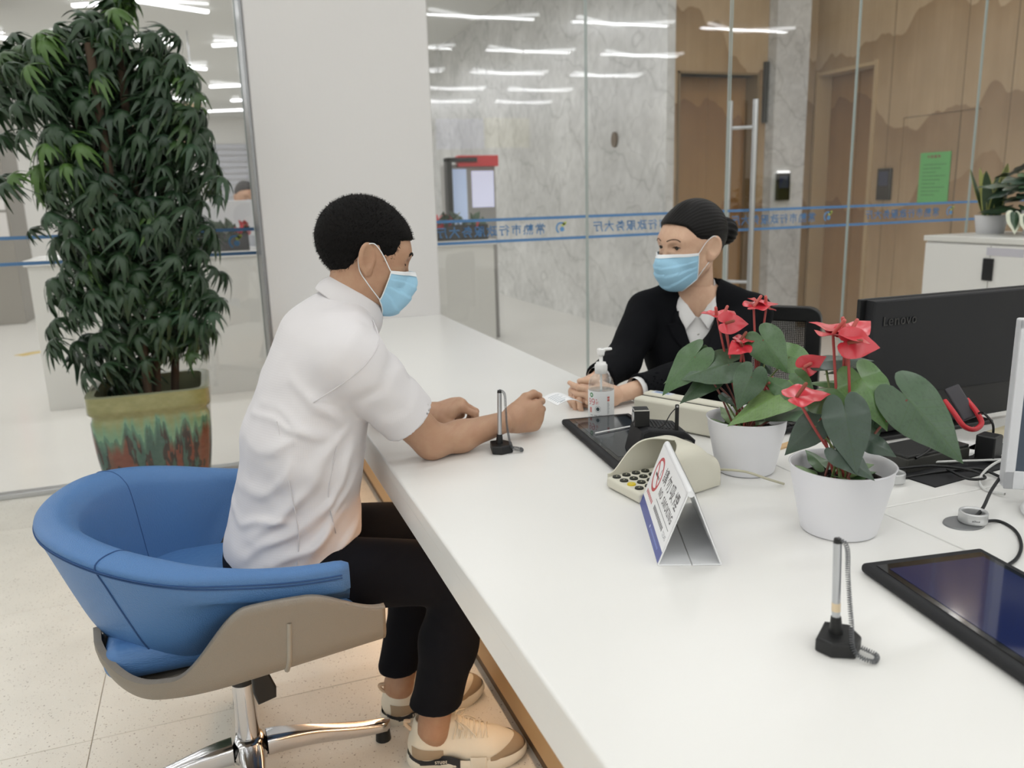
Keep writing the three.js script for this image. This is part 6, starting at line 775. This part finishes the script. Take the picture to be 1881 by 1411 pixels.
  const trL = blend(thigh.map((t) => (x, y, z) => t(x, y, z) - 0.02), 0.03), ph = flat(hip, 0.17, 0.12, at3(0, 0.6, -0.05), 0.15, 0.11, W);
  part('trousers', netMesh((x, y, z) => smax(smin(trL(x, y, z), ph(x, y, z), 0.03), Math.max(0.1 - y, y - 0.6), 0.004), [1.1, 0.08, -2.5], [1.75, 0.62, -1.75], 0.011), suit, wo, 'black suit trousers');
  for (const s of [-1, 1]) part('shoe', at(new THREE.SphereGeometry(0.05, 20, 14).scale(0.8, 0.75, 2.1).translate(0, 0.037, 0).rotateY(Math.atan2(d.x, d.z)), at3(s * 0.1, 0, 0.3).x, 0, at3(s * 0.1, 0, 0.3).z), M.gloss, wo);
}
// ---------------------------------------------------------------- the hall behind the glass
{
  const hc = thing('hall_counter', 'long white hall counter behind the glass with flowers on top', 'counter', [0, 0, 0]);
  part('front', box(-1.14, 2.17, 0, 1.0, -6.9, -6.3, 0.004), mat(0xd7d6d0, 0.25), hc); part('top', box(-1.16, 2.19, 1.0, 1.04, -6.92, -6.28, 0.004), mat(0xe2e1dc, 0.25), hc);
  const r = rngOf(31);
  const flowerbox = (x, z, w, n, where) => { const t = thing('flower_trough', 'dark trough of red flowers on the hall counter ' + where, 'flowers', [x, 1.04, z], 0, 'flower troughs on the hall counter'); part('trough', box(-w / 2, w / 2, 0, 0.12, -0.09, 0.09, 0.006), mat(0x2a2b2b, 0.5), t); for (let i = 0; i < n * 2; i++) { const p = V((r() - 0.5) * w * 0.95, 0.08 + r() * 0.1, (r() - 0.5) * 0.16), b = p.clone().add(V((r() - 0.5) * 0.1, 0.02 + r() * 0.05, (r() - 0.3) * 0.1)); part(i % 4 === 3 ? 'flower' : 'leaf', blade(p, b, V(0, 0.8, 0.6), 1.1, 0.2, 0.2), i % 4 === 3 ? redM : leafM[[0, 5, 1, 2][i % 4]], t); } };
  flowerbox(1.85, -6.48, 0.62, 44, 'in front of the kiosk'); flowerbox(0.05, -6.48, 0.5, 36, 'in front of the clerk'); flowerbox(-0.62, -6.48, 0.5, 30, 'behind the leafy tree');
  // clerk behind the hall counter
  const cl = thing('person', 'masked clerk in a pale shirt sitting behind the hall counter', 'person', [0, 0, 0]); const ho = onZ(452, 364, -7.25), hm = frame(ho, V(0.3, -0.1, 1), V(0, 1, 0), 1);
  part('body', merge([local(netMesh(headField({}), [-0.13, -0.13, -0.1], [0.14, 0.15, 0.1], 0.007), hm), netMesh(blend([flat(V(ho.x, 0.55, ho.z), 0.17, 0.12, V(ho.x, ho.y - 0.3, ho.z), 0.17, 0.11, V(1, 0, 0)), cone(V(ho.x, ho.y - 0.28, ho.z), 0.05, V(ho.x, ho.y - 0.06, ho.z - 0.01), 0.05)], 0.06), [ho.x - 0.3, 0.4, ho.z - 0.25], [ho.x + 0.3, ho.y, ho.z + 0.25], 0.018)]), skin('#d0a284'), cl);
  part('hair', local(netMesh((x, y, z) => smax(ell(-0.014, 0.04, 0, 0.112, 0.102, 0.084)(x, y, z), 0.03 + x * 0.5 - y, 0.01), [-0.14, -0.11, -0.1], [0.13, 0.16, 0.1], 0.008), hm), mat('#2a2526', 0.6), cl);
  part('shirt', netMesh(blend([flat(V(ho.x, 0.5, ho.z), 0.19, 0.14, V(ho.x, ho.y - 0.3, ho.z), 0.2, 0.125, V(1, 0, 0)), cone(V(ho.x - 0.19, ho.y - 0.27, ho.z), 0.065, V(ho.x - 0.24, ho.y - 0.5, ho.z + 0.08), 0.055), cone(V(ho.x + 0.19, ho.y - 0.27, ho.z), 0.065, V(ho.x + 0.24, ho.y - 0.5, ho.z + 0.08), 0.055)], 0.06), [ho.x - 0.4, 0.4, ho.z - 0.25], [ho.x + 0.4, ho.y - 0.1, ho.z + 0.3], 0.016), mat('#c9ccd2', 0.8), cl);
  const mk = faceMask({ span: 1.2, top: -0.004, topSide: -0.014, bot: -1.05, botSide: -0.35, lowSide: -0.062 }); part('face_mask', local(mk.body, hm), maskBlue, cl);
  const cs = thing('clerk_chair', 'dark chair under the clerk behind the hall counter', 'chair', [ho.x, 0, ho.z]); part('seat', box(-0.23, 0.23, 0.345, 0.402, -0.23, 0.22, 0.02), M.blackmat, cs); part('column', rod([0, 0, 0], [0, 0.35, 0], 0.03), M.black, cs); part('base', rod([0, 0, 0], [0, 0.03, 0], 0.24, 0.22), M.black, cs);
  const mo = thing('hall_monitor', 'white monitor standing on the hall counter beside the clerk', 'monitor', [0.16, 1.04, -6.78]); part('screen', box(-0.22, 0.22, 0.09, 0.36, -0.015, 0.015, 0.004), mat(0xdfe0e2, 0.4), mo); part('stand', merge([box(-0.03, 0.03, 0.005, 0.1, -0.01, 0.01), box(-0.1, 0.1, 0, 0.01, -0.06, 0.06, 0.002)]), mat(0xdfe0e2, 0.4), mo);
  // kiosk with a red head board
  const k = thing('service_kiosk', 'tall kiosk with bright screens under a red head board beyond the glass', 'kiosk', [2.41, 0, -7.62]);
  part('cabinet', box(-0.22, 0.26, 0, 1.68, -0.25, -0.02, 0.006), mat(0x9a9894, 0.5), k); part('frame', merge([box(-0.24, -0.19, 0, 1.74, -0.05, 0.06, 0.004), box(-0.24, 0.06, 1.7, 1.74, -0.05, 0.06, 0.004)]), M.black, k); part('head_board', box(-0.12, 0.28, 1.66, 1.76, -0.06, 0.03, 0.004), mat(0xd0383c, 0.5), k);
  part('screen', box(-0.17, -0.03, 1.1, 1.64, -0.03, -0.012), mat(0xb9c6dc, 0.2, { emissive: 0x9fb4d8, emissiveIntensity: 0.5 }), k); part('screen', box(0.02, 0.24, 1.28, 1.62, -0.03, -0.012), mat(0xdadcee, 0.2, { emissive: 0xc8cae8, emissiveIntensity: 0.55 }), k);
  // pillar with posters
  const p = structure('pillar_hall', box(-3.4, -2.2, 0, CEIL, -12.6, -11.6, 0.01), mat(0x8d887f, 0.5), 'grey pillar far behind the glass', 'pillar');
  for (const [x, y, c] of [[-2.42, 1.95, 0xd9c39a], [-2.36, 1.55, 0xe2dedb], [-2.36, 1.2, 0xdcd8d4]]) { const ps = thing('poster', c === 0xd9c39a ? 'tan poster on the grey pillar' : 'white poster with a red figure on the grey pillar', 'poster', [x, y, -11.59], 0, 'posters on the grey pillar'); part('sheet', new THREE.BoxGeometry(0.26, 0.32, 0.01), mat(c, 0.7), ps); if (c !== 0xd9c39a) part('red_figure', new THREE.BoxGeometry(0.1, 0.22, 0.004).translate(-0.03, 0, 0.007), mat(0xb84a4a, 0.7), ps); }
  const sg = thing('hanging_sign', 'tan hanging sign under the hall ceiling', 'sign', [-0.35, 2.55, -13.5]); part('board', box(-0.5, 0.5, -0.3, 0.3, -0.03, 0.03, 0.004), mat(0xc2ab8c, 0.6), sg); part('hanger', merge([rod([-0.4, 0.3, 0], [-0.4, CEIL - 2.55, 0], 0.012), rod([0.4, 0.3, 0], [0.4, CEIL - 2.55, 0], 0.012)]), M.steel, sg);
  const rs = thing('roller_screen', 'pale grey slatted screen on the far hall wall', 'screen', [2.1, 2.1, -25.978]); for (let i = 0; i < 12; i++) part('slat', box(-1.6, 1.6, -1 + i * 0.17, -0.86 + i * 0.17, -0.02, 0.03), mat(0xbfc0c6, 0.6), rs);
  for (const [x, y] of [[62, 648], [34, 563], [4, 578]]) { const q = onY(x, y, 0.001); const m = solo('floor_arrow', prism([[-0.16, -0.07], [0.02, -0.07], [0.16, 0], [0.02, 0.07], [-0.16, 0.07]], 0.002).rotateX(-Math.PI / 2).rotateY(0.8), mat(0xc9ad5c, 0.5), 'yellow arrow sticker on the hall floor', 'floor marking', 'yellow arrows on the hall floor'); m.position.copy(q); }
  // lit signs deeper in the service area, mirrored in the glass
  for (const [px, py, w, c, lab] of [[845, 246, 0.75, 0xb9bce0, 'pale violet lit sign hanging deep in the service area'], [930, 244, 0.75, 0xcfc79a, 'yellow lit sign hanging deep in the service area']]) { const v = onZ(px, py, -12.4), t = thing('lit_sign', lab, 'sign', [v.x, v.y, 2 * GLZ - v.z]); part('sign_face', box(-w / 2, w / 2, -0.22, 0.22, -0.03, 0.03, 0.004), mat(c, 0.5, { emissive: c, emissiveIntensity: 1.1 }), t); part('hanger', merge([rod([-0.3, 0.22, 0], [-0.3, CEIL - v.y, 0], 0.01), rod([0.3, 0.22, 0], [0.3, CEIL - v.y, 0], 0.01)]), M.steel, t); }
}

for (const o of scene.children) o.traverse((m) => { if (m.isMesh) { m.castShadow = m.receiveShadow = true; } });
renderer.render(scene, camera);
